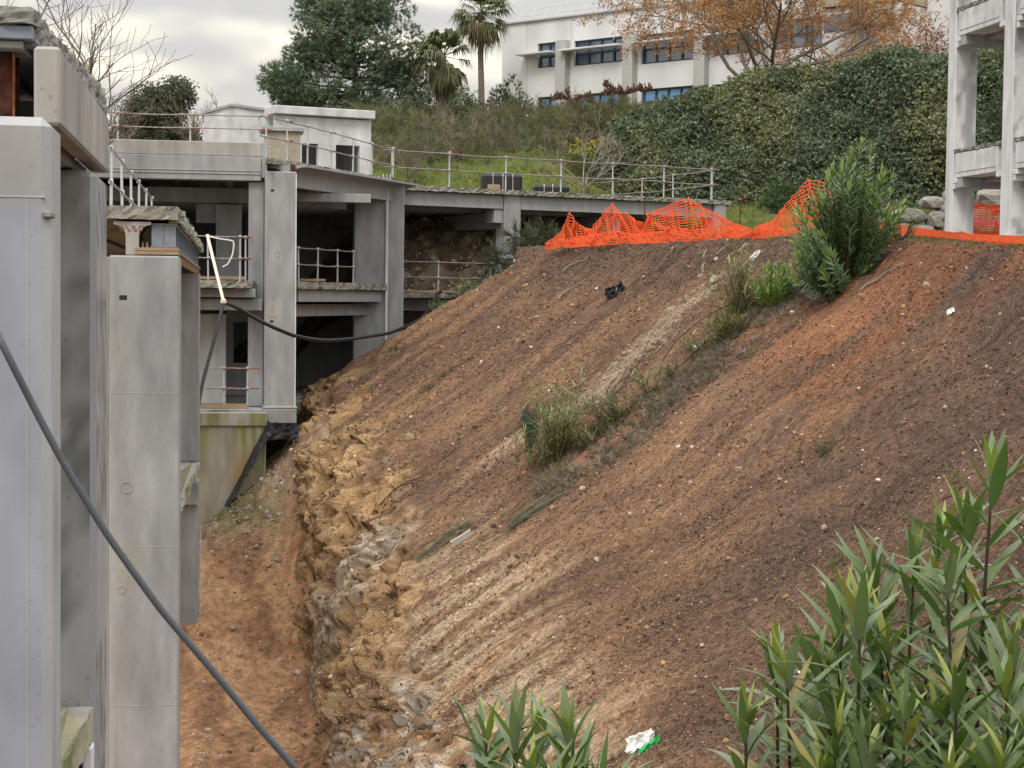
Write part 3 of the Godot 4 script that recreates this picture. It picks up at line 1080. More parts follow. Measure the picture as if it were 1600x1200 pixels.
func back_frame() -> void:
	R.seed = 8
	var t := thing("concrete_block_frame", "three storey bare concrete frame with open floors at the trench end", "building", Vector3(0.5, 6.9, -52))
	# ground slab and the storeys above it
	part(t, "floor_slab", M.concrete, -7.0, 1.78, 6.55, 6.93, 47.3, 51.0, 0.02, 0.15, mossy)
	part(t, "floor_slab", M.concrete, -7.0, 5.0, 6.55, 6.93, 51.01, 63.0, 0.02)
	var band := part(t, "parapet", M.concrete_warm, -7.0, 0.86, 13.56, 13.93, 48.06, 48.4, 0.015, 0.2, conc)
	band.set_meta("label", "plain beige strip of parapet along the roof edge")
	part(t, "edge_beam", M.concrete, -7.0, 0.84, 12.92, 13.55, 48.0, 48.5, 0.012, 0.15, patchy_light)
	part(t, "edge_joint", M.concrete_warm, -7.0, 0.835, 13.08, 13.10, 47.975, 48.01, 0.004)
	part(t, "edge_joint", M.concrete_warm, -7.0, 0.835, 13.16, 13.175, 47.98, 48.01, 0.004)
	part(t, "end_block", M.concrete, 0.85, 1.0, 13.0, 13.92, 48.02, 48.5, 0.01)
	# corner columns
	part(t, "column", M.concrete, 0.52, 0.925, 6.94, 12.9, 48.15, 48.9, 0.02, 0.12, conc)
	var c := part(t, "column", M.concrete, 0.935, 1.76, 6.94, 13.16, 47.7, 48.7, 0.025, 0.12, conc)
	painted_tie_hole(c, Vector3(1.13, 12.66, -47.7), 0.09, 0.06)
	painted_tie_hole(c, Vector3(1.13, 9.22, -47.7), 0.09, 0.06)
	ring_mark(c, Vector3(1.27, 10.98, -47.695), 0.07, M.concrete_warm)
	part(c, "patch", M.concrete_warm, 1.02, 1.30, 9.35, 9.72, 47.694, 47.72, 0.003)
	part(c, "edge_strip", M.concrete_pale, 1.735, 1.765, 6.94, 13.1, 47.69, 47.73, 0.004)
	c = part(t, "column", M.concrete, 3.72, 4.70, 6.9, 13.02, 54.0, 54.8, 0.02, 0.12, drip_paint)
	ring_mark(c, Vector3(4.28, 10.62, -53.99), 0.07, M.concrete_warm)
	part(t, "column", M.concrete, 4.72, 5.24, 6.9, 13.30, 54.2, 55.6, 0.02, 0.12, conc)
	part(t, "edge_strip", M.concrete_pale, 4.66, 4.74, 7.0, 13.2, 53.95, 53.99, 0.006)
	# roof slab: broken outer edge above ribbed slabs
	rag(t, "roof_slab", M.concrete_rough, [[0.95, 47.2], [4.95, 54.9], [5.0, 62.0], [-7.0, 62.0], [-7.0, 48.5], [0.95, 48.5]], 13.34, 13.50, 0.04, 0.08, mossy_edge, 4)
	var dir := Vector3(3.75, 0, -7.3)
	for k in 6:
		var g := Geo.new()
		var side := Vector3(dir.z, 0, -dir.x).normalized()
		var o := Vector3(1.42, 12.78, -47.75) + side * (1.3 * k) + dir.normalized() * (0.2 + 0.9 * k)
		g.prism(stem_profile(0.56, 0.56, 0.10), o, -side, Vector3.UP, dir if k == 0 else dir * 1.2)
		put(t, "roof_rib", g, M.concrete)
	part(t, "steel_prop", M.rust, 1.60, 1.72, 13.02, 13.36, 47.76, 47.9, 0.004)
	part(t, "steel_prop", M.rust, 4.42, 4.52, 13.0, 13.30, 53.9, 54.02, 0.004)
	part(t, "steel_prop", M.rust, 4.60, 4.66, 13.0, 13.30, 53.9, 54.02, 0.004)
	# cross beams seen through the openings
	for k in 5:
		part(t, "cross_beam", M.concrete, -7.0, minf(0.55 + (3.2 + k * 2.3) * 0.52, 4.6), 12.45, 12.86, 50.6 + k * 2.3, 51.0 + k * 2.3, 0.01)
	part(t, "cross_beam", M.concrete, 1.78, 3.9, 12.5, 12.74, 50.0, 50.35, 0.01)
	# first floor
	rag(t, "first_floor", M.concrete_rough, [[1.85, 48.2], [4.7, 53.9], [4.7, 60.0], [-7.0, 60.0], [-7.0, 47.1], [0.5, 47.1], [0.9, 48.9]], 10.08, 10.28, 0.035, 0.08, mossy_edge, 4)
	part(t, "floor_plank", M.timber, -0.75, 0.42, 10.30, 10.38, 47.15, 47.2, 0.006)
	part(t, "floor_plank", M.timber, 1.9, 2.6, 10.30, 10.36, 48.9, 48.95, 0.006)
	var run := Vector3(2.85, 0, -5.7).normalized()
	var off := Vector3(run.z, 0, -run.x)
	var eb := Geo.new()
	eb.prism(PackedVector2Array([Vector2(0, 9.74), Vector2(0, 10.075), Vector2(0.9, 10.075), Vector2(0.55, 9.93), Vector2(0.28, 9.74)]), Vector3(1.86, 0, -48.55), off, Vector3.UP, run * 6.0)
	put(t, "edge_rib", eb, M.concrete)
	eb = Geo.new()
	eb.box(Vector3(1.9, 9.5, -48.9) + run * 2.9 + off * 0.5, Vector3(0.45, 0.34, 5.7), 0.012, Basis(-off, Vector3.UP, -run))
	put(t, "floor_beam", eb, M.concrete)
	for k in 4:
		eb = Geo.new()
		eb.prism(stem_profile(0.55, 0.44, 0.10), Vector3(-0.3 - k * 1.25, 9.63, -48.2), Vector3.RIGHT, Vector3.UP, Vector3(0, 0, -11.0))
		put(t, "floor_rib", eb, M.concrete)
	part(t, "floor_beam", M.concrete, -7.0, 0.70, 9.84, 10.07, 47.5, 48.1, 0.012, 0.2, conc)
	part(t, "floor_beam", M.concrete, -7.0, 0.88, 9.50, 9.80, 47.75, 48.3, 0.012, 0.2, conc)
	# walls inside
	part(t, "inner_wall", M.concrete_pale, -0.95, -0.06, 6.94, 9.38, 49.4, 49.6, 0.01, 0.2, conc)
	# inner wall with a square opening
	part(t, "inner_wall", M.concrete, -0.06, 0.15, 6.94, 9.6, 53.2, 53.4, 0.005)
	part(t, "inner_wall", M.concrete, 0.752, 1.7, 6.94, 9.6, 53.2, 53.4, 0.005)
	part(t, "inner_wall", M.concrete, 0.152, 0.75, 6.94, 7.9, 53.2, 53.4, 0.005)
	part(t, "inner_wall", M.concrete, 0.152, 0.75, 9.1, 9.6, 53.2, 53.4, 0.005)
	part(t, "inner_wall", M.concrete, 4.9, 5.15, 6.94, 13.1, 55.7, 61.5, 0.01)  # side wall added to block light, so the open floors stay dark
	part(t, "inner_wall", M.concrete, 1.72, 4.8, 6.94, 9.6, 58.2, 58.4, 0.01)
	part(t, "inner_wall", M.concrete, -7.0, 5.2, 6.94, 13.3, 61.6, 61.9, 0.01)
	part(t, "inner_wall", M.concrete, -7.2, -6.9, 6.94, 13.3, 48.0, 61.5, 0.01)
	part(t, "inner_wall", M.concrete, -0.35, 0.36, 10.3, 12.4, 50.5, 50.9, 0.01, 0.2, conc)
	part(t, "inner_wall", M.concrete, -0.9, 0.1, 11.9, 12.44, 51.0, 51.2, 0.01)
	part(t, "inner_wall", M.concrete, 0.5, 4.9, 10.3, 12.6, 60.2, 60.4, 0.01)
	part(t, "floor_board", M.timber, -0.75, 0.50, 6.935, 7.06, 47.36, 47.40, 0.006)
	# white hut and a flue block on the roof
	var h := thing("roof_hut", "small white rendered hut with sloping roofs on the concrete roof", "hut", Vector3(1.9, 13.5, -58.5))
	var g2 := Geo.new()
	g2.prism(PackedVector2Array([Vector2(-0.80, 13.5), Vector2(-0.80, 15.60), Vector2(0.08, 15.86), Vector2(1.45, 15.70), Vector2(1.45, 13.5)]), Vector3(0, 0, -58.0), Vector3.RIGHT, Vector3.UP, Vector3(0, 0, -3.0))
	put(h, "wall", g2, M.render_white)
	g2 = Geo.new()
	g2.prism(PackedVector2Array([Vector2(-0.86, 15.59), Vector2(0.08, 15.87), Vector2(1.50, 15.71), Vector2(1.50, 15.79), Vector2(0.08, 15.95), Vector2(-0.86, 15.67)]), Vector3(0, 0, -57.93), Vector3.RIGHT, Vector3.UP, Vector3(0, 0, -3.1))
	put(h, "roof", g2, M.concrete)
	# the larger bay turns away to the right
	var B := Basis(Vector3.UP, 0.30)
	g2 = Geo.new()
	var ax := B * Vector3.RIGHT
	g2.prism(PackedVector2Array([Vector2(0, 13.5), Vector2(0, 15.55), Vector2(3.25, 15.55), Vector2(3.25, 13.5), Vector2(2.86, 13.5), Vector2(2.86, 14.72), Vector2(2.02, 14.72), Vector2(2.02, 13.5), Vector2(1.45, 13.5), Vector2(1.45, 14.72), Vector2(0.9, 14.72), Vector2(0.9, 13.5)]), Vector3(1.42, 0, -57.2), ax, Vector3.UP, B * Vector3(0, 0, -0.18))
	put(h, "wall", g2, M.render_white)
	g2 = Geo.new()
	g2.box(Vector3(1.42, 14.5, -57.2) + B * Vector3(1.63, 0, -2.6), Vector3(3.2, 2.1, 0.2), 0.01, B)
	put(h, "wall", g2, M.render_white)
	g2 = Geo.new()
	g2.box(Vector3(1.42, 14.55, -57.2) + B * Vector3(3.15, 0, -1.35), Vector3(0.18, 2.0, 2.3), 0.01, B)
	put(h, "wall", g2, M.render_white)
	g2 = Geo.new()
	g2.box(Vector3(1.42, 15.72, -57.2) + B * Vector3(1.62, 0, -1.25), Vector3(3.4, 0.26, 2.9), 0.02, B)
	put(h, "roof", g2, M.render_white)
	g2 = Geo.new()
	g2.box(Vector3(1.42, 14.1, -57.2) + B * Vector3(1.98, 0, -0.02), Vector3(0.08, 1.22, 0.2), 0.01, B)
	put(h, "door_jamb", g2, M.render_white)
	var fl := thing("flue_block", "cream masonry flue block with flat cap beside the roof railing", "chimney", Vector3(1.4, 13.5, -50))
	part(fl, "shaft", M.render_cream, 0.98, 1.95, 13.5, 14.42, 50.2, 51.2, 0.01, 0.2, conc)
	part(fl, "cap", M.concrete, 0.86, 2.05, 14.43, 14.55, 50.1, 51.3, 0.01)
	# retaining wall closing the trench
	var w := thing("retaining_wall", "algae stained concrete wall closing the end of the trench", "wall", Vector3(0.1, 2.8, -47.2))
	part(w, "wall_face", M.concrete_warm, -1.4, 0.98, 2.6, 6.50, 47.0, 47.28, 0.015, 0.05, wall_stain)
	part(w, "coping", M.concrete_warm, -1.4, 1.0, 6.505, 6.86, 46.94, 47.29, 0.02, 0.06, cope_stain)
	part(w, "wall_return", M.concrete, 1.0, 1.5, 6.2, 6.54, 47.35, 47.8, 0.02, 0.1, mossy)
	part(w, "kerb", M.concrete_warm, 0.9, 1.8, 6.935, 6.99, 47.3, 48.6, 0.02, 0.1, mossy)


func cope_stain(p: Vector3, n: Vector3) -> Color:
	var k := conc(p, n)
	var s := na.get_noise_2d(p.x * 60.0, p.y * 6.0)
	return k.lerp(Color(0.45, 0.50, 0.10), clampf(0.45 + s + 0.5 * smoothstep(0.0, 0.8, p.x), 0.0, 0.75))


func drip_paint(p: Vector3, n: Vector3) -> Color:
	var k := conc(p, n)
	var s := na.get_noise_2d(p.x * 60.0, p.y * 1.0)
	return k.lerp(Color(0.62, 0.58, 0.50), clampf(s * 1.3 + 0.25 * smoothstep(11.5, 13.0, p.y), 0.0, 0.6))


func patchy_light(p: Vector3, n: Vector3) -> Color:
	var k := conc(p, n)
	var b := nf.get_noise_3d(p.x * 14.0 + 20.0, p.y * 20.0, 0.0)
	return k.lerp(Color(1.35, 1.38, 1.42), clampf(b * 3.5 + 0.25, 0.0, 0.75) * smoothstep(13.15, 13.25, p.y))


func deck() -> void:
	R.seed = 15
	var t := thing("concrete_deck", "long bare concrete deck on columns spanning behind the slope", "deck", Vector3(11, 11.3, -58.5))
	var front := [[5.1, 55.2], [16.9, 60.1]]
	rag(t, "deck_slab", M.concrete_rough, [front[0], front[1], [17.3, 60.6], [13.0, 71.0], [4.6, 63.0]], 13.18, 13.34, 0.03, 0.08, mossy_edge, 4)
	var dir := Vector3(11.8, 0, -4.9).normalized()
	var side := Vector3(4.9, 0, 11.8).normalized()   # towards the viewer
	var B := Basis(dir, Vector3.UP, side)
	var a := Vector3(5.1, 0, -55.2) - side * 0.2
	# two edge beams butting on the middle column
	for s in [[0.35, 3.95], [4.62, 12.35]]:
		var g := Geo.new()
		g.prism(PackedVector2Array([Vector2(0, 12.74), Vector2(0.0, 13.17), Vector2(-0.9, 13.17), Vector2(-0.55, 12.98), Vector2(-0.3, 12.74)]), a + dir * s[0], side, Vector3.UP, dir * (s[1] - s[0]))
		put(t, "edge_beam", g, M.concrete)
	for k in 7:
		var g := Geo.new()
		g.prism(stem_profile(0.6, 0.5, 0.11), a + dir * 0.4 - side * (1.6 + 1.25 * k) + Vector3(0, 12.66, 0), side, Vector3.UP, dir * 11.8)
		put(t, "deck_rib", g, M.concrete)
	var g := Geo.new()
	g.box(a + dir * 4.28 - side * 0.22 + Vector3(0, 10.2, 0), Vector3(0.62, 6.1, 0.55), 0.02, B, 0.15, conc)
	put(t, "column", g, M.concrete)
	g = Geo.new()
	g.box(a + dir * 12.62 - side * 0.3 + Vector3(0, 11.9, 0), Vector3(0.5, 2.66, 0.9), 0.02, B, 0.15, conc)
	put(t, "column", g, M.concrete)
	for k in [0.3, 4.28, 8.5]:
		g = Geo.new()
		g.box(a + dir * k - side * 4.6 + Vector3(0, 12.38, 0), Vector3(0.5, 0.52, 8.6), 0.02, B)
		put(t, "cross_beam", g, M.concrete)
		g = Geo.new()
		g.box(a + dir * k - side * 7.0 + Vector3(0, 9.6, 0), Vector3(0.55, 5.0, 0.55), 0.02, B)
		put(t, "column", g, M.concrete)
	g = Geo.new()
	g.box(a + dir * 3.82 - side * 0.3 + Vector3(0, 12.5, 0), Vector3(0.34, 0.44, 0.5), 0.015, B)
	put(t, "corbel", g, M.concrete)
	g = Geo.new()
	g.box(a + dir * 8.2 - side * 8.8 + Vector3(0, 12.3, 0), Vector3(10.0, 2.6, 0.3), 0.015, B)
	put(t, "back_wall", g, M.concrete)
	# the short deck one storey lower
	rag(t, "lower_slab", M.concrete_rough, [[5.25, 55.4], [8.9, 56.9], [8.9, 59.0], [5.25, 59.0]], 9.86, 10.02, 0.03, 0.08, mossy_edge)
	part(t, "lower_plank", M.timber, 5.3, 8.0, 10.03, 10.10, 56.0, 56.05, 0.006)
	part(t, "lower_beam", M.concrete, 5.25, 8.9, 9.45, 9.84, 56.4, 56.9, 0.015)
	part(t, "lower_beam", M.concrete, 5.25, 8.9, 6.6, 9.44, 58.6, 58.9, 0.015)


func right_frame() -> void:
	R.seed = 19
	var t := thing("ramp_frame", "pale two storey concrete frame standing on the right edge of the plateau", "building", Vector3(17.5, 11.4, -39.5))
	for s in [[40.6, 41.05], [37.4, 37.92], [33.6, 34.1]]:
		var w := 0.55 if s[0] > 40.0 else 1.6
		part(t, "column", M.concrete_pale, 16.98, 16.98 + w, 10.9, 20.5, s[0], s[1], 0.02, 0.09, patchy)
	# face skins where the formwork left a clean white strip
	for y in [12.86, 16.19]:
		for s in [[38.12, 40.5], [34.3, 37.2]]:
			part(t, "beam", M.concrete_pale, 16.985, 17.55, y + 0.02, y + 0.60, s[0], s[1], 0.012, 0.12, patchy_pale)
			rag(t, "slab_edge", M.concrete_rough, [[16.97, s[0] - 0.1], [16.97, s[1] + 0.1], [17.5, s[1] + 0.1], [17.5, s[0] - 0.1]], y + 0.605, y + 0.70, 0.03, 0.08, patchy_pale)
			part(t, "beam_groove", M.concrete, 16.975, 16.99, y + 0.14, y + 0.155, s[0] + 0.1, s[1] - 0.1, 0.003)
			part(t, "soffit", M.concrete_warm, 17.56, 19.6, y - 0.08, y + 0.5, s[0], s[1], 0.012)
			part(t, "corbel", M.concrete_pale, 16.985, 17.52, y - 0.10, y + 0.015, s[1] - 0.12, s[1] + 0.12, 0.012)
			part(t, "corbel", M.concrete_pale, 16.985, 17.52, y - 0.24, y - 0.105, s[1] - 0.0, s[1] + 0.12, 0.012)
			part(t, "corbel", M.concrete_pale, 16.985, 17.52, y - 0.10, y + 0.015, s[0] - 0.2, s[0] + 0.08, 0.012)
		part(t, "cross_beam", M.concrete, 17.0, 18.35, y - 0.22, y + 0.02, 40.1, 40.58, 0.012)
	part(t, "footing", M.concrete_warm, 16.7, 22.0, 10.8, 11.42, 33.0, 41.4, 0.02, 0.3, conc)
	part(t, "prop", M.timber, 17.9, 17.97, 11.42, 12.3, 37.2, 37.27, 0.004)
	part(t, "prop", M.timber, 17.9, 18.6, 12.3, 12.36, 37.2, 37.26, 0.004)


func patchy_pale(p: Vector3, n: Vector3) -> Color:
	var k := conc(p, n)
	var b := nf.get_noise_3d(p.x * 22.0, p.y * 30.0, p.z * 12.0)
	return k.lerp(Color(0.66, 0.66, 0.66), clampf(b * 4.0 - 0.1, 0.0, 0.6))


# ------------------------------------------------------------------ the white office building on the hill
func office() -> void:
	var at := Vector3(15.68, 0, -104.0)
	var ax := Vector3(0.64, 0, 0.768)
	var out := Vector3(-0.768, 0, 0.64)
	var B := Basis(ax, Vector3.UP, out)
	var t := thing("office_building", "white two storey office block with ribbon windows up on the hill", "building", Vector3(22, 19, -96))
	# windows: left, right, sill, head, number of lights
	var win := [[2.72, 4.24, 22.95, 24.36, 2], [5.42, 9.08, 22.88, 24.28, 4], [10.15, 13.68, 22.62, 24.22, 4], [14.92, 17.12, 22.70, 24.20, 3], [18.6, 22.4, 22.7, 24.2, 4], [2.75, 4.28, 19.9, 21.30, 2], [5.45, 8.9, 19.9, 21.27, 4], [10.18, 13.6, 19.9, 21.26, 4], [14.9, 17.1, 19.9, 21.2, 3], [18.6, 22.4, 19.9, 21.2, 4]]
	var g := Geo.new()
	# the wall is built of bands and piers round the openings
	var bands := [[18.0, 19.9], [21.3, 22.6], [24.36, 25.66]]
	for b in bands:
		wall_box(g, at, B, 0.0, 30.0, b[0], b[1])
	var rows := [[19.9, 21.3, win.slice(5)], [22.6, 24.36, win.slice(0, 5)]]
	for r in rows:
		var u := 0.0
		for w in r[2]:
			wall_box(g, at, B, u, w[0], r[0], r[1])
			wall_box(g, at, B, w[0], w[1], r[0], w[2])
			wall_box(g, at, B, w[0], w[1], w[3], r[1])
			u = w[1]
		wall_box(g, at, B, u, 30.0, r[0], r[1])
	g.box(at + B * Vector3(0.15, 21.83, -6.3), Vector3(0.3, 7.65, 12.0), 0.0, B)
	g.box(at + B * Vector3(15.0, 25.4, -6.3), Vector3(29.9, 0.2, 12.0), 0.0, B)
	g.box(at + B * Vector3(15.0, 21.83, -12.4), Vector3(30.0, 7.65, 0.3), 0.0, B)
	put(t, "wall", g, M.office_white)
	for w in win:
		var f := Geo.new()
		var uc: float = (w[0] + w[1]) * 0.5
		var yc: float = (w[2] + w[3]) * 0.5
		var ww: float = w[1] - w[0]
		var hh: float = w[3] - w[2]
		for e in [[0.0, hh * 0.5 - 0.05, ww, 0.1], [0.0, -hh * 0.5 + 0.05, ww, 0.1], [0.0, 0.0, ww, 0.09]]:
			f.box(at + B * Vector3(uc + e[0], yc + e[1], -0.20), Vector3(e[2] - 0.01, e[3], 0.1), 0.0, B)
		for k in w[4] + 1:
			f.box(at + B * Vector3(w[0] + 0.05 + (ww - 0.1) * k / w[4], yc, -0.195), Vector3(0.09, hh - 0.02, 0.1), 0.0, B)
		var fr := put(t, "window", f, M.window_frame)
		for k in w[4]:
			for j in 2:
				var p := Geo.new()
				p.box(at + B * Vector3(w[0] + ww * (k + 0.5) / w[4], yc + (j - 0.5) * hh * 0.5, -0.24), Vector3(ww / w[4] - 0.1, hh * 0.5 - 0.08, 0.02), 0.0, B)
				put(fr, "pane", p, M.window_glass if w[2] > 22.0 else M.window_glass_blue)
		var ro := Geo.new()
		ro.box(at + B * Vector3(uc, yc, -1.6), Vector3(ww, hh + 0.2, 0.05), 0.0, B)
		put(t, "blind", ro, M.office_grey)
	for u in [4.75, 9.52, 14.3, 18.0]:
		var f := Geo.new()
		f.box(at + B * Vector3(u, 21.9, 0.22), Vector3(0.72, 4.9, 0.44), 0.01, B)
		put(t, "fin", f, M.office_grey)
	for s in [[1.7, 4.3], [4.9, 9.1], [10.0, 13.8], [14.7, 17.5]]:
		var f := Geo.new()
		f.box(at + B * Vector3((s[0] + s[1]) * 0.5, 23.72, 0.42), Vector3(s[1] - s[0], 0.1, 0.8), 0.01, B)
		put(t, "sunshade", f, M.office_white)
	for u in [1.9, 5.2, 9.9, 13.9]:
		var f := Geo.new()
		f.box(at + B * Vector3(u, 21.85, 0.005), Vector3(0.025, 7.5, 0.012), 0.0, B)
		put(t, "panel_joint", f, M.office_grey)
	var f2 := Geo.new()
	f2.box(at + B * Vector3(15.0, 25.70, -0.1), Vector3(30.1, 0.1, 0.5), 0.01, B)
	put(t, "coping", f2, M.office_grey)
	f2 = Geo.new()
	f2.box(at + B * Vector3(13.5, 26.4, -4.0), Vector3(8.0, 1.6, 5.0), 0.01, B)
	put(t, "plant_room", f2, M.office_grey)
	f2 = Geo.new()
	f2.box(at + B * Vector3(25.3, 24.6, 1.5), Vector3(4.2, 1.1, 3.0), 0.01, B)
	f2.col = Color(0.55, 0.22, 0.12)
	put(t, "brick_band", f2, M.render_cream)
	f2 = Geo.new()
	f2.box(at + B * Vector3(25.3, 22.0, 1.4), Vector3(4.1, 4.0, 2.8), 0.01, B)
	put(t, "side_wing", f2, M.office_white)
	f2 = Geo.new()
	f2.col = Color(0.5, 0.3, 0.22)
	f2.box(at + B * Vector3(27.2, 26.0, 2.0), Vector3(0.4, 5.0, 0.4), 0.01, B)
	put(t, "flue", f2, M.render_cream)
	var gl := Geo.new()
	gl.box(at + B * Vector3(25.3, 23.3, 2.83), Vector3(3.8, 0.8, 0.04), 0.0, B)
	put(t, "pane", gl, M.window_glass)
	# railing leaning in along the roof edge
	var rl := thing("roof_railing", "thin leaning safety railing along the white office roof", "railing", Vector3(20, 25.7, -100))
	for k in 16:
		var p := Geo.new()
		var u := 0.9 + k * 0.95
		p.tube(PackedVector3Array([at + B * Vector3(u, 25.76, -0.3), at + B * Vector3(u + 0.12, 26.55, -0.75)]), 0.022, 0.022, 5)
		put(rl, "post", p, M.galvanised)
	for y in [[26.5, -0.72], [26.1, -0.5]]:
		var p := Geo.new()
		p.tube(PackedVector3Array([at + B * Vector3(0.9, y[0], y[1]), at + B * Vector3(15.3, y[0], y[1])]), 0.022, 0.022, 5)
		put(rl, "rail", p, M.galvanised)


func wall_box(g: Geo, at: Vector3, B: Basis, u0: float, u1: float, y0: float, y1: float) -> void:
	if u1 - u0 < 0.01 or y1 - y0 < 0.01:
		return
	g.box(at + B * Vector3((u0 + u1) * 0.5, (y0 + y1) * 0.5, -0.15), Vector3(u1 - u0, y1 - y0, 0.3), 0.0, B)


# ------------------------------------------------------------------ scaffold-tube railings
func railing(label: String, posts: Array, h: float, over0 := 0.3, over1 := 0.3, group := "scaffold guard rails", rails := [0.98, 0.5]) -> void:
	var t := thing("guard_rail", label, "railing", posts[0], group)
	for p in posts:
		var g := Geo.new()
		g.tube(PackedVector3Array([p, p + Vector3(R.randf_range(-0.02, 0.02), h, 0)]), 0.025, 0.023, 7)
		var po := put(t, "post", g, M.galvanised)
		for k in rails:
			var c := Geo.new()
			c.box(p + Vector3(0, h * k, 0.03), Vector3(0.075, 0.07, 0.05), 0.008)
			put(po, "clamp", c, M.galvanised)
	for k in rails:
		for a in posts.size() - 1:
			var p0: Vector3 = posts[a] + Vector3(0, h * k, 0.05)
			var p1: Vector3 = posts[a + 1] + Vector3(0, h * k, 0.05)
			var e := (p1 - p0).normalized()
			var q0 := p0 - e * over0 - Vector3(0, 0.012 * (a % 2), 0)
			var q1 := p1 + e * over1 - Vector3(0, 0.012 * (a % 2), 0)
			var sag := Vector3(0, R.randf_range(-0.025, 0.0), 0)
			var g := Geo.new()
			g.tube(PackedVector3Array([q0, (q0 + q1) * 0.5 + sag, q1]), 0.0175, 0.0175, 7)
			var r := put(t, "rail", g, M.rail_tube)
			g = Geo.new()
			g.tube(PackedVector3Array([q1 - e * R.randf_range(0.1, 0.3), q1 + e * 0.012]), 0.0195, 0.0195, 7)
			put(r, "red_end", g, M.red_paint)


func railings() -> void:
	R.seed = 33
	var L := func(a: Array) -> Array:
		var o := []
		for p in a:
			o.append(Vector3(p[0], p[1], -p[2]))
		return o
	railing("guard rail along the beige parapet of the back roof", L.call([[-4.75, 13.93, 48.2], [-2.88, 13.93, 48.2], [-1.01, 13.93, 48.2], [0.80, 13.93, 48.2]]), 0.72)
	railing("guard rail stepping down along the broken roof edge beside the hut", L.call([[0.95, 13.5, 47.5], [1.53, 13.5, 48.5], [2.13, 13.5, 49.8], [2.86, 13.48, 51.3], [3.58, 13.45, 52.8], [4.24, 13.42, 54.1], [4.97, 13.38, 55.2]]), 1.08)
	railing("long guard rail along the front of the concrete deck", L.call([[4.97, 13.34, 55.35], [6.83, 13.34, 56.1], [8.75, 13.34, 56.95], [10.69, 13.34, 57.75], [12.59, 13.34, 58.5], [14.51, 13.34, 59.25], [16.35, 13.33, 59.95]]), 1.07)
	railing("guard rail angling back across the far end of the deck", L.call([[16.42, 13.33, 60.1], [15.75, 13.33, 62.9], [15.2, 13.33, 65.4], [13.76, 13.33, 69.0]]), 1.05)
	railing("guard rail running away along the near left slab", L.call([[-1.79, 11.12, 28.3], [-1.79, 11.12, 31.3], [-1.79, 11.12, 34.1], [-1.79, 11.12, 36.9], [-1.79, 11.12, 40.0], [-1.79, 11.12, 43.3]]), 1.08)
	railing("short guard rail at the left edge of the first floor opening", L.call([[-0.52, 10.28, 47.15], [0.29, 10.28, 47.15], [0.44, 10.28, 47.6]]), 1.16)
	railing("short guard rail between the two columns on the first floor", L.call([[1.86, 10.28, 48.6], [2.42, 10.28, 49.7], [3.04, 10.28, 50.9], [3.55, 10.28, 51.9]]), 0.93)
	railing("guard rail at ground floor above the stained retaining wall", L.call([[-0.95, 6.93, 47.42], [-0.105, 6.93, 47.42], [0.50, 6.93, 47.42]]), 1.09)
	railing("guard rail on the lower deck in front of the rubble", L.call([[5.35, 10.02, 55.7], [6.52, 10.02, 56.2], [8.3, 10.02, 56.9]]), 1.0)


# ------------------------------------------------------------------ plants
func leaf_shape(len: float, w: float, curl: float, fold: float, segs := 7) -> ArrayMesh:
	# a lance-shaped blade along +y, midrib sunk, curling towards +z
	var g := Geo.new()
	var base := g.v.size()
	for a in segs + 1:
		var t := float(a) / segs
		var ww := w * pow(sin(PI * clampf(0.04 + 0.96 * pow(t, 0.82), 0.0, 1.0)), 0.8) * 0.5
		if a == segs: ww = 0.0006
		var y := len * t
		var z := curl * len * t * t
		for k in [-1.0, -0.08, 0.08, 1.0]:
			var p := Vector3(ww * k, y, z + fold * ww * absf(k))
			var nn := Vector3(-fold * signf(k) if absf(k) > 0.5 else 0.0, -2.0 * curl * t, 1.0).normalized()
			var c := Color(1, 1, 1) if absf(k) > 0.5 else Color(1.5, 1.5, 1.25)
			g.add(p, nn, c)
	for a in segs:
		for k in 3:
			var q := base + a * 4 + k
			g.i.append_array(PackedInt32Array([q, q + 4, q + 5, q, q + 5, q + 1]))
	return g.mesh()


func clump(n: int, len: float, w: float, spread: float, sd: int, up := 0.0) -> ArrayMesh:
	# leaves with a fold, scattered round a short twig
	var rg := RandomNumberGenerator.new()
	rg.seed = sd
	var g := Geo.new()
	for k in n:
		var o := Vector3(rg.randf_range(-1, 1), rg.randf_range(-1, 1), rg.randf_range(-1, 1)) * spread
		var d := (Vector3(rg.randf_range(-1, 1), rg.randf_range(-1, 1) + up, rg.randf_range(-1, 1)) + o.normalized() * 0.6).normalized()
		var s := d.cross(Vector3(rg.randf_range(-1, 1), rg.randf_range(-1, 1), rg.randf_range(-1, 1))).normalized()
		var nn := d.cross(s).normalized()
		var l := len * rg.randf_range(0.7, 1.2)
		var ww := w * rg.randf_range(0.8, 1.2) * 0.5
		var tone := rg.randf_range(0.75, 1.25)
		g.col = Color(tone, tone, tone)
		var mid := o + d * l * 0.45
		var tip := o + d * l - nn * l * 0.12
		g.tri(o, mid + s * ww + nn * ww * 0.25, tip, nn)
		g.tri(o, tip, mid - s * ww + nn * ww * 0.25, nn)
	return g.mesh()


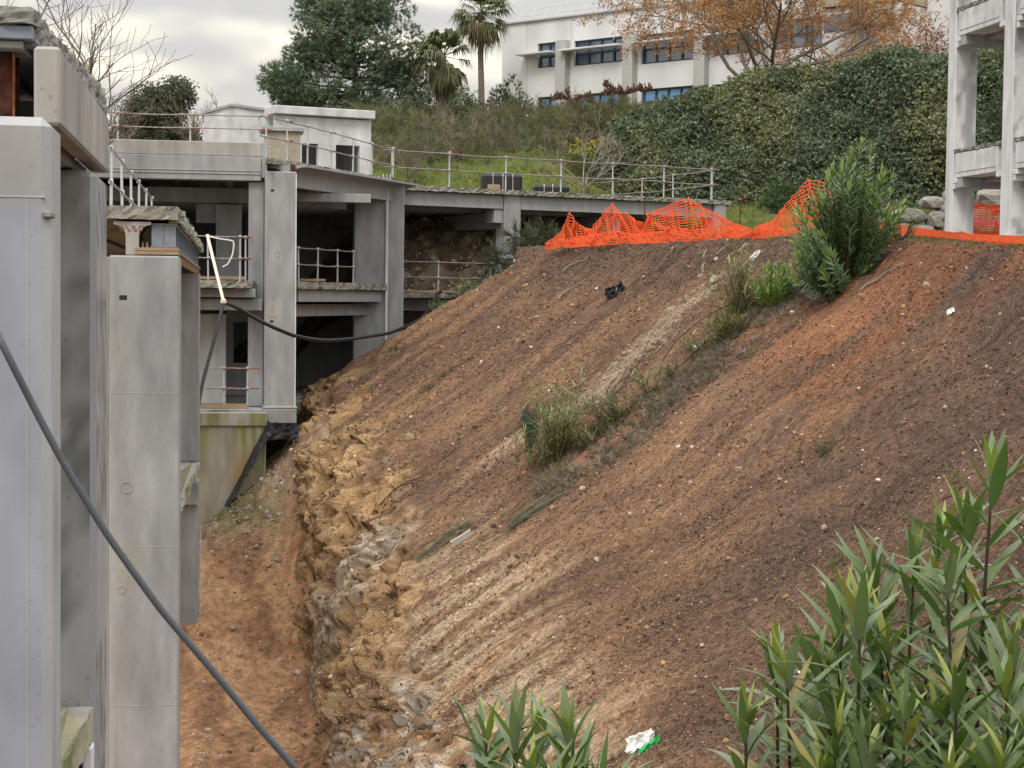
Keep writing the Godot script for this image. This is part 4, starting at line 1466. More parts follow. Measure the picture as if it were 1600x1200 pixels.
func tuft(n: int, len: float, w: float, splay: float, sd: int) -> ArrayMesh:
	# narrow blades or needles fanning out of one point
	var rg := RandomNumberGenerator.new()
	rg.seed = sd
	var g := Geo.new()
	for k in n:
		var an := rg.randf_range(0, TAU)
		var d := Vector3(cos(an) * splay * rg.randf(), 1.0, sin(an) * splay * rg.randf()).normalized()
		var s := d.cross(Vector3(sin(an), 0.1, -cos(an) + 0.2)).normalized() * w * 0.5
		var l := len * rg.randf_range(0.6, 1.15)
		var o := Vector3(rg.randf_range(-1, 1), 0, rg.randf_range(-1, 1)) * len * 0.08
		var bend := Vector3(cos(an), -0.4, sin(an)) * l * 0.18
		var tone := rg.randf_range(0.75, 1.25)
		g.col = Color(tone, tone, tone)
		var m := o + d * l * 0.55
		g.quad(o - s, o + s, m + s * 0.8, m - s * 0.8, s.cross(d))
		g.tri(m - s * 0.8, m + s * 0.8, o + d * l + bend, s.cross(d))
	return g.mesh()


func spin() -> Basis:
	return Basis.from_euler(Vector3(R.randf_range(0, TAU), R.randf_range(0, TAU), R.randf_range(0, TAU)))


func ball() -> Vector3:
	var v := Vector3(R.randfn(), R.randfn(), R.randfn())
	return v.normalized()


func tint(c: Color, v := 0.25) -> Color:
	var k := 1.0 + R.randf_range(-v, v)
	return Color(c.r * k * R.randf_range(0.93, 1.08), c.g * k, c.b * k * R.randf_range(0.85, 1.12))


func limb(g: Geo, p: Vector3, dir: Vector3, L: float, r: float, lv: int, o: Dictionary, tips: Array) -> void:
	var n: int = o.get("seg", 5)
	var path := PackedVector3Array([p])
	for k in n:
		dir = (dir + ball() * o.wig + Vector3.UP * o.up).normalized()
		p += dir * L / n
		path.push_back(p)
	var thin: float = o.get("thin", 0.006)
	g.tube(path, r, maxf(r * 0.5, thin), 7 if lv == 0 else (5 if lv == 1 else 3), false)
	if lv >= o.depth:
		tips.append([p, dir])
		if lv > 1: tips.append([path[n / 2], dir])
		return
	var kids: int = o.kids[lv]
	for k in kids:
		var t := lerpf(o.get("from", 0.35), 1.0, (k + R.randf()) / kids)
		var at := path[0].lerp(path[n], t)
		var seg := clampi(int(t * n), 0, n - 1)
		at = path[seg].lerp(path[seg + 1], clampf(t * n - seg, 0.0, 1.0))
		var axis := dir.cross(ball()).normalized()
		var nd := dir.rotated(axis, o.ang * R.randf_range(0.6, 1.25))
		limb(g, at, nd, L * o.shrink * R.randf_range(0.7, 1.2), maxf(r * 0.55 * lerpf(1.0, 0.7, t), thin), lv + 1, o, tips)


func blob_crown(blobs: Array, per_area: float, xf: Array, sz0: float, sz1: float, shell := 0.45) -> void:
	# leaf clumps through the outer part of each lobe, thinning out inwards
	for b in blobs:
		var c: Vector3 = b[0]
		var r: Vector3 = b[1]
		var n := int(per_area * (r.x * r.y + r.y * r.z + r.x * r.z))
		for k in n:
			var u := ball()
			var q := pow(R.randf_range(shell, 1.0), 0.6) * (1.0 + 0.16 * na.get_noise_3d(u.x * 40.0 + c.x * 9.0, u.y * 40.0, u.z * 40.0))
			var p := c + u * r * q
			var B := Basis.looking_at(-(u + ball() * 0.5).normalized(), Vector3.UP if absf(u.y) < 0.95 else Vector3.RIGHT) * Basis(Vector3.RIGHT, PI / 2)
			B = B * Basis(Vector3.UP, R.randf_range(0, TAU))
			xf.append(Transform3D(B.scaled_local(Vector3.ONE * R.randf_range(sz0, sz1)), p))


func bare_tree(label: String, at: Vector3, h: float, r: float, m: Material, o: Dictionary, sd: int, called := "bare_tree", group := "leafless trees") -> Array:
	R.seed = sd
	var t := thing(called, label, "tree", at, group)
	var g := Geo.new()
	var tips := []
	var path := PackedVector3Array()
	var p := at - Vector3(0, 0.4, 0)
	for k in 6:
		path.push_back(p)
		p += Vector3(R.randf_range(-0.04, 0.04), 1.0, R.randf_range(-0.04, 0.04)) * h * o.get("bole", 0.35) / 5.0
	g.tube(path, r, r * 0.7, 8, true)
	put(t, "trunk", g, m)
	g = Geo.new()
	for k in o.get("main", 5):
		var an: float = TAU * k / o.get("main", 5) + R.randf_range(-0.4, 0.4)
		var lean: float = o.get("lean", 0.8)
		var at2 := path[R.randi_range(3, 5)]
		limb(g, at2, Vector3(cos(an) * lean, 1.0, sin(an) * lean).normalized(), h * o.get("reach", 0.42), r * 0.5, 0, o, tips)
	put(t, "branches", g, m)
	return [t, tips]


func trees() -> void:
	# umbrella pine behind the hut
	R.seed = 101
	var t := thing("pine_tree", "large dark green pine tree behind the white roof hut", "tree", Vector3(5.7, 17.2, -80))
	var blobs := []
	var outline := [[4.9, 18.6, 3.0, 1.9], [6.3, 20.6, 2.5, 1.7], [5.2, 21.6, 2.3, 1.9], [7.2, 18.4, 2.2, 1.4], [3.3, 18.2, 1.7, 0.9], [2.5, 19.0, 0.9, 1.0], [3.6, 20.4, 1.5, 1.3], [4.4, 22.5, 1.7, 1.3], [6.4, 22.4, 1.6, 1.3], [7.5, 20.0, 1.2, 1.5], [7.5, 17.4, 1.3, 0.9], [6.6, 16.4, 1.8, 1.0]]
	var g := Geo.new()
	var trunk := PackedVector3Array([Vector3(5.9, 14.0, -80), Vector3(5.75, 16.4, -80), Vector3(5.6, 18.5, -80.1), Vector3(5.4, 20.6, -80), Vector3(5.3, 22.2, -80)])
	g.tube(trunk, 0.27, 0.07, 8)
	put(t, "trunk", g, M.bark_dark)
	g = Geo.new()
	for e in outline:
		for k in 9:
			var u := ball() * R.randf_range(0.2, 1.0)
			var c := Vector3(e[0] + u.x * e[2] * 0.8, e[1] + u.y * e[3] * 0.85, -80.0 + u.z * e[2] * 0.8)
			var s := R.randf_range(0.5, 1.0)
			blobs.append([c, Vector3(s, s * 0.75, s)])
			var foot := trunk[1].lerp(trunk[4], clampf((c.y - 16.6) / 6.5, 0.0, 1.0))
			g.tube(PackedVector3Array([foot, foot.lerp(c, 0.55) - Vector3(0, 0.2, 0), c]), 0.06, 0.015, 4, false)
	put(t, "limbs", g, M.bark_dark)
	var xf := []
	blob_crown(blobs, 82.0, xf, 0.85, 1.45, 0.3)
	var cols := []
	for k in xf.size():
		cols.append(tint(Color(0.155, 0.205, 0.135), 0.4))
	many(t, "crown", tuft(11, 0.25, 0.019, 0.62, 4), M.needle, xf, cols)

	# evergreen oak at the left
	R.seed = 102
	t = thing("holm_oak", "round dark evergreen oak behind the left roof railing", "tree", Vector3(-3.2, 14.2, -80))
	g = Geo.new()
	g.tube(PackedVector3Array([Vector3(-3.2, 13.0, -80), Vector3(-3.1, 15.0, -80), Vector3(-3.0, 17.0, -80)]), 0.25, 0.12, 8)
	put(t, "trunk", g, M.bark_dark)
	blobs = []
	for e in [[-3.4, 16.6, 2.0, 1.5], [-2.9, 17.3, 1.5, 1.2], [-2.6, 18.3, 1.1, 0.9], [-4.6, 16.2, 1.6, 1.3], [-2.2, 16.6, 1.0, 1.2], [-3.6, 17.9, 1.1, 0.8], [-5.8, 15.6, 1.5, 1.1]]:
		for k in 11:
			var u := ball() * R.randf_range(0.2, 1.0)
			var s := R.randf_range(0.45, 0.85)
			blobs.append([Vector3(e[0] + u.x * e[2] * 0.8, e[1] + u.y * e[3] * 0.8, -80.0 + u.z * e[2] * 0.8), Vector3(s, s * 0.8, s)])
	xf = []
	blob_crown(blobs, 60.0, xf, 0.8, 1.3, 0.4)
	cols = []
	for k in xf.size():
		cols.append(tint(Color(0.088, 0.10, 0.066), 0.45))
	many(t, "crown", clump(8, 0.13, 0.07, 0.12, 5), M.leaf, xf, cols)

	# fan palms
	palm("tall fan palm with a bare slender trunk beside the office", Vector3(13.9, 18.6, -100), 7.1, 0.17, 1.9, 7, false)
	palm("short fan palm with a shaggy skirt left of the tall palm", Vector3(9.25, 16.7, -79), 3.75, 0.27, 1.55, 8, true)

	# the tree that still holds its orange leaves
	var o := {"wig": 0.30, "up": 0.03, "depth": 3, "kids": [5, 4, 4], "ang": 0.75, "shrink": 0.66, "seg": 5, "thin": 0.012, "bole": 0.42, "main": 8, "lean": 1.9, "reach": 0.78, "from": 0.25}
	var res := bare_tree("spreading tree with rusty orange leaves above the ivy bank", Vector3(23.8, 17.6, -78), 7.4, 0.20, M.bark_grey, o, 113, "orange_leaf_tree", "")
	xf = []
	cols = []
	for tp in res[1]:
		for k in 4:
			xf.append(Transform3D(spin().scaled_local(Vector3.ONE * R.randf_range(0.7, 1.3)), tp[0] + ball() * R.randf_range(0.0, 0.28)))
			cols.append(tint(Color(0.43, 0.245, 0.125) if R.randf() < 0.7 else Color(0.46, 0.33, 0.19), 0.35))
	many(res[0], "crown", clump(9, 0.17, 0.055, 0.16, 6), M.dry_leaf, xf, cols)
	o = {"wig": 0.34, "up": 0.02, "depth": 3, "kids": [4, 4, 3], "ang": 0.8, "shrink": 0.66, "seg": 4, "thin": 0.012, "bole": 0.3, "main": 6, "lean": 1.1, "reach": 0.5}
	res = bare_tree("smaller reddish tree beside the pale concrete frame", Vector3(30.2, 17.6, -74), 5.0, 0.16, M.bark_red, o, 117, "red_leaf_tree", "")
	xf = []
	cols = []
	for tp in res[1]:
		xf.append(Transform3D(spin().scaled_local(Vector3.ONE * R.randf_range(0.6, 1.1)), tp[0] + ball() * 0.15))
		cols.append(tint(Color(0.36, 0.15, 0.085), 0.35))
	many(res[0], "crown", clump(6, 0.13, 0.05, 0.12, 9), M.dry_leaf, xf, cols)

	# pollarded planes in front of the office
	pollard("pollarded plane tree with knobbly stubs in front of the blue windows", Vector3(19.38, 17.6, -88), 2.55, 0.21, 61)
	pollard("smaller pollarded plane tree left of the blue windows", Vector3(17.5, 17.8, -92), 2.4, 0.17, 62)

	# leafless trees
	var bo := {"wig": 0.22, "up": 0.05, "depth": 3, "kids": [5, 5, 4], "ang": 0.68, "shrink": 0.55, "seg": 5, "thin": 0.006, "bole": 0.42, "main": 6, "lean": 0.75, "reach": 0.36}
	bare_tree("leafless tree rising behind the near left slab", Vector3(-5.0, 8.0, -46), 11.0, 0.16, M.bark_grey, bo, 131)
	bare_tree("leafless tree between the left slab and the oak", Vector3(-4.9, 11.5, -70), 7.6, 0.13, M.bark_grey, bo, 132)
	bare_tree("thin leafless tree between the oak and the roof hut", Vector3(-1.0, 14.0, -75), 4.7, 0.08, M.bark_grey, bo, 133)
	var so := {"wig": 0.30, "up": 0.06, "depth": 3, "kids": [4, 4, 3], "ang": 0.6, "shrink": 0.55, "seg": 6, "thin": 0.005, "bole": 0.12, "main": 7, "lean": 0.85, "reach": 0.62}
	bare_tree("pale many stemmed bare shrub behind the deck railing", Vector3(12.9, 14.0, -65), 3.1, 0.06, M.bark_pale, so, 141, "bare_shrub", "bare shrubs on the hillside")
	bare_tree("bare shrub with forked pale limbs below the short palm", Vector3(9.0, 15.4, -71), 2.7, 0.07, M.bark_pale, so, 142, "bare_shrub", "bare shrubs on the hillside")
	var spots := [[6.4, -64.5, 1.7], [7.8, -66.5, 2.0], [10.3, -69.5, 1.9], [14.6, -76, 2.2], [16.4, -79, 2.0], [11.2, -78, 2.2], [7.2, -74, 2.0], [17.5, -82, 1.8], [13.2, -82, 2.1]]
	var where := ["bare twiggy shrub behind the hut end of the deck railing", "bare twiggy shrub left of the large black bale", "bare twiggy shrub at the upper edge of the grass", "bare thorny shrub left of the yellow flowers", "bare thorny shrub below the pollarded plane", "bare thorny shrub under the tall palm", "bare thorny shrub beside the hut and the pine", "bare thorny shrub next to the parked car", "bare thorny shrub in front of the left office corner"]
	for k in spots.size():
		var s: Array = spots[k]
		bare_tree(where[k], Vector3(s[0], hill_y(s[0], -s[1]), s[1]), s[2], 0.05, M.bark_grey, so, 150 + k, "bare_shrub", "bare shrubs on the hillside")


func palm(label: String, at: Vector3, h: float, r: float, reach: float, sd: int, shaggy: bool) -> void:
	R.seed = sd
	var t := thing("palm_tree", label, "palm", at, "fan palms near the office")
	var g := Geo.new()
	var path := PackedVector3Array()
	for k in 9:
		path.push_back(at + Vector3(0.05 * sin(k * 0.7), -0.5 + (h + 0.5) * k / 8.0, 0))
	g.tube(path, r * 1.25, r * 0.8, 9)
	put(t, "trunk", g, M.bark_grey)
	var crown := at + Vector3(0.03, h, 0)
	var leaves := Geo.new()
	var dead := Geo.new()
	for k in 72:
		var drop := k >= 46
		var an := R.randf_range(0, TAU)
		var el := R.randf_range(-0.75, 1.3) if not drop else R.randf_range(-1.3, -0.35)
		var d := Vector3(cos(an) * cos(el), sin(el), sin(an) * cos(el))
		var s := d.cross(Vector3.UP).normalized()
		var nn := s.cross(d).normalized()
		var L := reach * R.randf_range(0.42, 0.6)
		var base := crown + Vector3(0, (R.randf_range(-0.3, 0.15) if drop else 0.0), 0)
		var hub := base + d * L - Vector3(0, 0.12 * L, 0)
		var gg := dead if drop else leaves
		var c := Color(0.11, 0.13, 0.055) if not drop else (Color(0.16, 0.14, 0.085) if k % 2 else Color(0.12, 0.13, 0.065))
		gg.col = tint(c, 0.35)
		gg.tube(PackedVector3Array([base, hub]), 0.02, 0.012, 3, false)
		for j in 15:
			var f := lerpf(-1.25, 1.25, j / 14.0)
			var dd := (d * cos(f) + s * sin(f)).normalized()
			var l := reach * R.randf_range(0.42, 0.62) * (1.0 - 0.25 * absf(f)) * (0.95 if drop else 1.0)
			var m := hub + dd * l * 0.6 + nn * 0.03
			var e := hub + dd * l + Vector3(0, -l * R.randf_range(0.35, 0.75), 0)
			var w := dd.cross(nn).normalized() * 0.036
			gg.col = tint(c, 0.35)
			gg.quad(hub - w * 0.4, hub + w * 0.4, m + w, m - w, nn)
			gg.tri(m - w, m + w, e, nn)
	put(t, "crown", leaves, M.leaf)
	put(t, "dead_skirt", dead, M.dry_leaf)


func pollard(label: String, at: Vector3, h: float, r: float, sd: int) -> void:
	R.seed = sd
	var t := thing("pollarded_tree", label, "tree", at, "pollarded plane trees")
	var g := Geo.new()
	g.tube(PackedVector3Array([at - Vector3(0, 0.4, 0), at + Vector3(0.03, h * 0.5, 0), at + Vector3(0, h, 0)]), r, r * 1.15, 8)
	put(t, "trunk", g, M.bark_grey)
	g = Geo.new()
	for k in 7:
		var an := TAU * k / 7.0 + R.randf_range(-0.25, 0.25)
		var L := R.randf_range(0.9, 1.7)
		var e := at + Vector3(cos(an) * L, h + R.randf_range(-0.15, 0.4), sin(an) * L)
		var mid := at + Vector3(cos(an) * L * 0.5, h + 0.12, sin(an) * L * 0.5)
		g.tube(PackedVector3Array([at + Vector3(0, h - 0.1, 0), mid, e]), r * 0.5, r * 0.3, 6)
		for j in 9:
			var p := mid.lerp(e, R.randf_range(0.15, 1.0))
			g.stone(p + ball() * 0.09, Vector3.ONE * R.randf_range(0.06, 0.13), 0.25, R, Basis(), 4, 5)
			g.tube(PackedVector3Array([p, p + Vector3(R.randf_range(-0.12, 0.12), R.randf_range(0.1, 0.3), R.randf_range(-0.12, 0.12))]), 0.035, 0.02, 4)
	put(t, "branches", g, M.bark_red)


func bush(called: String, label: String, cat: String, lobes: Array, mesh: Mesh, m: Material, base: Color, per: float, sz: float, sd: int, group := "", var_ := 0.35) -> Node3D:
	R.seed = sd
	var c0: Vector3 = lobes[0][0]
	var t := thing(called, label, cat, c0 - Vector3(0, lobes[0][1].y, 0), group)
	var g := Geo.new()
	var blobs := []
	for e in lobes:
		for k in 6:
			var u := ball() * R.randf_range(0.3, 1.0)
			var s: Vector3 = e[1] * R.randf_range(0.35, 0.6)
			var c: Vector3 = e[0] + u * e[1] * 0.7
			blobs.append([c, s])
			var foot: Vector3 = e[0] - Vector3(0, e[1].y * 1.2, 0)
			g.tube(PackedVector3Array([foot, foot.lerp(c, 0.5) + ball() * 0.08, c]), 0.025, 0.01, 4, false)
	put(t, "stems", g, M.bark_grey)
	var xf := []
	blob_crown(blobs, per, xf, 0.7 * sz, 1.3 * sz, 0.35)
	var cols := []
	for k in xf.size():
		cols.append(tint(base, var_))
	many(t, "foliage", mesh, m, xf, cols)
	return t


func ivy_point(u: float, v: float) -> Vector3:
	var base := [[12.6, 13.7, 71.5], [14.2, 13.2, 69.6], [16.0, 12.75, 68.2], [21.0, 12.75, 64.8], [25.5, 13.0, 61.2], [33.0, 13.5, 58.5]]
	var top := [[13.9, 14.9, 73.0], [15.0, 16.0, 72.6], [16.7, 17.55, 72.3], [21.6, 18.95, 70.2], [25.7, 19.05, 65.0], [33.0, 19.5, 61.5]]
	var f := u * 5.0
	var k := clampi(int(f), 0, 4)
	var t := f - k
	var b := Vector3(lerpf(base[k][0], base[k + 1][0], t), lerpf(base[k][1], base[k + 1][1], t), -lerpf(base[k][2], base[k + 1][2], t))
	var q := Vector3(lerpf(top[k][0], top[k + 1][0], t), lerpf(top[k][1], top[k + 1][1], t), -lerpf(top[k][2], top[k + 1][2], t))
	var p := b.lerp(q, v)
	var out := Vector3(-0.55, 0.35, 0.8).normalized()
	var bulge := 0.55 * sin(PI * clampf(v, 0.0, 1.0)) + 0.55 * nf.get_noise_2d(u * 340.0, v * 70.0) + 0.5 * na.get_noise_2d(u * 130.0, v * 36.0)
	return p + out * bulge


func shrubs() -> void:
	# ivy over the bank
	R.seed = 201
	var t := thing("ivy_hedge", "tall dense bank of grey green ivy behind the orange net", "hedge", Vector3(22, 13.3, -66))
	var p := PackedVector3Array()
	var c := PackedColorArray()
	for a in 90:
		for b in 30:
			var q := ivy_point(a / 89.0, b / 29.0 * 1.03)
			p.push_back(q - Vector3(-0.3, 0.1, 0.45) * 0.45)
			c.push_back(Color(0.15, 0.135, 0.085))
	var res := grid_mesh(p, c, 30, 90)
	put(t, "stems", res[0], M.turf)
	var xf := []
	var cols := []
	for k in 34000:
		var u := R.randf()
		var v := pow(R.randf(), 0.9) * 1.04
		var q := ivy_point(u, v) + Vector3(-0.5, 0.3, 0.8) * R.randf_range(-0.28, 0.16) + ball() * 0.1
		xf.append(Transform3D(spin().scaled_local(Vector3.ONE * R.randf_range(0.7, 1.35)), q))
		var young := nf.get_noise_2d(u * 160.0 + 30.0, v * 22.0)
		var k0 := Color(0.145, 0.18, 0.118).lerp(Color(0.22, 0.235, 0.135), clampf(young * 2.5 + 0.2, 0.0, 1.0))
		cols.append(tint(k0, 0.4))
	many(t, "foliage", clump(7, 0.13, 0.10, 0.10, 31), M.leaf, xf, cols)

	# evergreen scrub and mixed shrubs on the hillside
	var lf := clump(9, 0.11, 0.045, 0.14, 41, 0.3)
	var nd := tuft(10, 0.24, 0.016, 0.8, 42)
	var V := func(x: float, y: float, d: float) -> Vector3: return Vector3(x, y, -d)
	bush("shrub", "dark olive shrub below the short palm", "shrub", [[V.call(10.9, 19.6, 90), Vector3(1.5, 1.3, 1.2)], [V.call(9.6, 19.0, 90), Vector3(1.2, 1.0, 1.0)]], lf, M.leaf, Color(0.075, 0.085, 0.04), 42, 1.1, 211)
	bush("shrub", "green shrub at the foot of the tall palm trunk", "shrub", [[V.call(14.9, 20.6, 98), Vector3(1.1, 1.8, 1.0)], [V.call(14.2, 19.2, 97), Vector3(1.2, 1.0, 1.0)]], nd, M.needle, Color(0.062, 0.088, 0.038), 60, 1.2, 212)
	bush("shrub", "feathery olive green shrub against the office corner", "shrub", [[V.call(16.6, 20.2, 96), Vector3(0.8, 0.7, 0.7)], [V.call(17.5, 19.8, 96), Vector3(0.6, 0.4, 0.5)]], lf, M.leaf, Color(0.12, 0.13, 0.07), 30, 0.9, 213)
	bush("shrub", "brownish scrub below the pine limbs", "shrub", [[V.call(8.9, 17.0, 80), Vector3(1.4, 1.1, 1.2)], [V.call(7.2, 16.8, 79), Vector3(1.2, 0.8, 1.0)]], lf, M.leaf, Color(0.085, 0.075, 0.042), 34, 1.0, 214)
	bush("shrub", "dull brown scrub thicket left of the bare pale shrub", "shrub", [[V.call(11.6, 17.9, 82), Vector3(1.8, 1.2, 1.2)], [V.call(13.7, 18.2, 83), Vector3(1.5, 1.1, 1.2)]], lf, M.leaf, Color(0.10, 0.082, 0.052), 30, 1.0, 215)
	bush("shrub", "clipped grey brown hedge under the blue office windows", "hedge", [[V.call(16.2, 18.5, 86), Vector3(1.5, 0.9, 0.8)], [V.call(18.2, 18.7, 86), Vector3(1.2, 0.85, 0.8)]], lf, M.leaf, Color(0.095, 0.095, 0.06), 40, 0.9, 216)
	bush("shrub", "dark evergreen shrub under the pine beside the hut", "shrub", [[V.call(6.9, 15.8, 76), Vector3(1.2, 1.0, 1.0)], [V.call(5.6, 15.6, 76), Vector3(1.0, 1.2, 1.0)]], lf, M.leaf, Color(0.05, 0.066, 0.032), 40, 1.0, 217)
	bush("shrub", "green shrub with yellow blossom beside the ivy", "shrub", [[V.call(14.3, 15.4, 71), Vector3(0.9, 0.8, 0.8)], [V.call(13.6, 15.2, 70), Vector3(0.7, 0.6, 0.6)]], lf, M.leaf, Color(0.085, 0.115, 0.035), 50, 0.9, 218)
	for e in [[8.7, 18.0, 82.0, "dark olive thicket left of the short palm"], [10.8, 18.3, 83.5, "dark green thicket right of the short palm"], [12.5, 18.6, 86.5, "tall olive thicket left of the tall palm trunk"], [14.1, 19.0, 90.0, "dark thicket between the tall palm and the office"], [8.6, 16.9, 76.5, "grey green shrub between the pine and the short palm"], [10.4, 17.3, 77.5, "olive shrub right of the short palm trunk"], [12.0, 17.4, 79.0, "bushy green shrub below the tall palm"], [15.3, 17.7, 80.5, "pale olive shrub in front of the office corner"], [9.6, 16.0, 73.5, "low green shrub at the top of the grass"]]:
		bush("hill_shrub", e[3], "shrub", [[V.call(e[0], e[1], e[2]), Vector3(0.95, 0.75, 0.8) * (1.0 if e[2] < 81.0 else 1.5)], [V.call(e[0] + 0.7, e[1] - 0.2, e[2] - 0.3), Vector3(0.7, 0.55, 0.6)]], lf if e[0] < 12.0 else nd, M.leaf, [Color(0.115, 0.135, 0.075), Color(0.14, 0.145, 0.085), Color(0.10, 0.13, 0.065)][int(e[2]) % 3], 46.0 if e[0] < 12.0 else 70.0, 1.0, 240 + int(e[0]), "shrubs on the hillside")
	R.seed = 219
	xf = []
	cols = []
	for k in 150:
		var q := Vector3(14.3, 15.7, -70.6) + Vector3(R.randf_range(-1.0, 0.9), R.randf_range(-0.15, 0.55), R.randf_range(-0.4, 0.6))
		xf.append(Transform3D(spin().scaled_local(Vector3.ONE * R.randf_range(0.6, 1.1)), q))
		cols.append(tint(Color(0.62, 0.52, 0.03), 0.2))
	var fl := many(get_node("shrub_007"), "blossom", clump(4, 0.06, 0.05, 0.05, 44), M.leaf, xf, cols)
	bush("shrub", "fresh green conifer shrub at the foot of the ivy", "shrub", [[V.call(20.3, 13.9, 64.5), Vector3(0.8, 0.9, 0.7)], [V.call(20.0, 13.3, 64.4), Vector3(0.9, 0.5, 0.7)]], nd, M.needle, Color(0.085, 0.135, 0.055), 130, 0.9, 220)
	bush("shrub", "dark laurel shrub seen through the pale concrete frame", "shrub", [[V.call(24.6, 15.3, 54), Vector3(1.6, 2.5, 1.2)], [V.call(26.0, 16.0, 55), Vector3(1.5, 2.4, 1.2)]], lf, M.leaf, Color(0.045, 0.07, 0.035), 45, 1.1, 221)
	bush("shrub", "grey green broom growing against the deck column", "shrub", [[V.call(8.75, 11.4, 54.2), Vector3(0.55, 0.85, 0.5)], [V.call(9.55, 11.6, 54.4), Vector3(0.5, 0.75, 0.5)], [V.call(8.2, 10.9, 54.0), Vector3(0.5, 0.6, 0.4)]], tuft(14, 0.5, 0.012, 0.45, 46), M.needle, Color(0.09, 0.105, 0.065), 60, 1.0, 222)
	bush("shrub", "leafy green shrub on the shoulder of the slope below the deck", "shrub", [[V.call(6.9, 10.2, 52.5), Vector3(0.55, 0.4, 0.4)], [V.call(6.2, 9.6, 52.0), Vector3(0.5, 0.3, 0.4)]], lf, M.leaf, Color(0.10, 0.14, 0.07), 90, 0.75, 223)

	# a mass of brown scrub between the grass and the office
	R.seed = 227
	xf = []
	cols = []
	while xf.size() < 14000:
		var x := R.randf_range(3.5, 20.0)
		var d := R.randf_range(64.0, 90.0)
		if x > 13.6 and d < 72.5 + (x - 13.6) * 1.2:
			continue
		var hgt := clampf(0.45 + 2.2 * nf.get_noise_2d(x * 12.0, d * 9.0) + 0.015 * (d - 70.0), 0.0, 1.35)
		var start := 69.0 - 4.5 * smoothstep(11.5, 8.0, x)
		if d < start or (d < start + 4.0 and R.randf() > (d - start) / 4.0):
			continue
		var q := Vector3(x, hill_y(x, d) + hgt * sqrt(R.randf()), -d)
		xf.append(Transform3D(Basis.from_euler(Vector3(R.randf_range(-0.7, 0.7), R.randf_range(0, TAU), R.randf_range(-0.7, 0.7))).scaled_local(Vector3.ONE * R.randf_range(0.7, 1.4)), q))
		cols.append(tint([Color(0.20, 0.175, 0.135), Color(0.14, 0.15, 0.08), Color(0.11, 0.135, 0.065), Color(0.16, 0.18, 0.09)][R.randi_range(0, 3)], 0.35))
	meta(many(self, "scrub", tuft(10, 0.42, 0.016, 0.9, 48), M.dry_leaf, xf, cols), "brown tangled scrub covering the hillside below the office", "scrub")

	# grass on the hillside and along the crest
	R.seed = 231
	xf = []
	cols = []
	while xf.size() < 15000:
		var x := R.randf_range(4.0, 27.0)
		var d := R.randf_range(60.5, 72.0)
		if x > 14.5 and d > 70.0 - (x - 16.0) * 0.75:
			continue
		if nf.get_noise_2d(x * 9.0, d * 9.0) < R.randf_range(-0.4, 0.2):
			continue
		xf.append(Transform3D(Basis(Vector3.UP, R.randf_range(0, TAU)).scaled_local(Vector3(1, R.randf_range(0.5, 1.2), 1)), Vector3(x, hill_y(x, d) + 0.02 + 0.25 * nf.get_noise_2d(x * 6.0, d * 6.0), -d)))
		cols.append(tint(Color(0.195, 0.285, 0.065) if R.randf() < 0.6 else Color(0.29, 0.25, 0.13), 0.4))
	meta(many(self, "grass", tuft(9, 0.30, 0.02, 0.7, 51), M.leaf, xf, cols), "rough green and straw grass covering the hillside", "grass")
	xf = []
	cols = []
	while xf.size() < 5000:
		var x := R.randf_range(12.6, 22.0)
		var d := R.randf_range(33.0, 58.0)
		var q := ground(x, d)
		if q.y < 11.05 or nf.get_noise_2d(x * 16.0, d * 16.0) < R.randf_range(-0.1, 0.25):
			continue
		xf.append(Transform3D(Basis(Vector3.UP, R.randf_range(0, TAU)).scaled_local(Vector3.ONE * R.randf_range(0.4, 0.9)), Vector3(x, q.y - 0.01, -d)))
		cols.append(tint(Color(0.16, 0.25, 0.045), 0.3))
	meta(many(self, "lawn_grass", tuft(9, 0.13, 0.013, 0.8, 52), M.leaf, xf, cols), "short bright grass on the plateau behind the orange net", "grass")


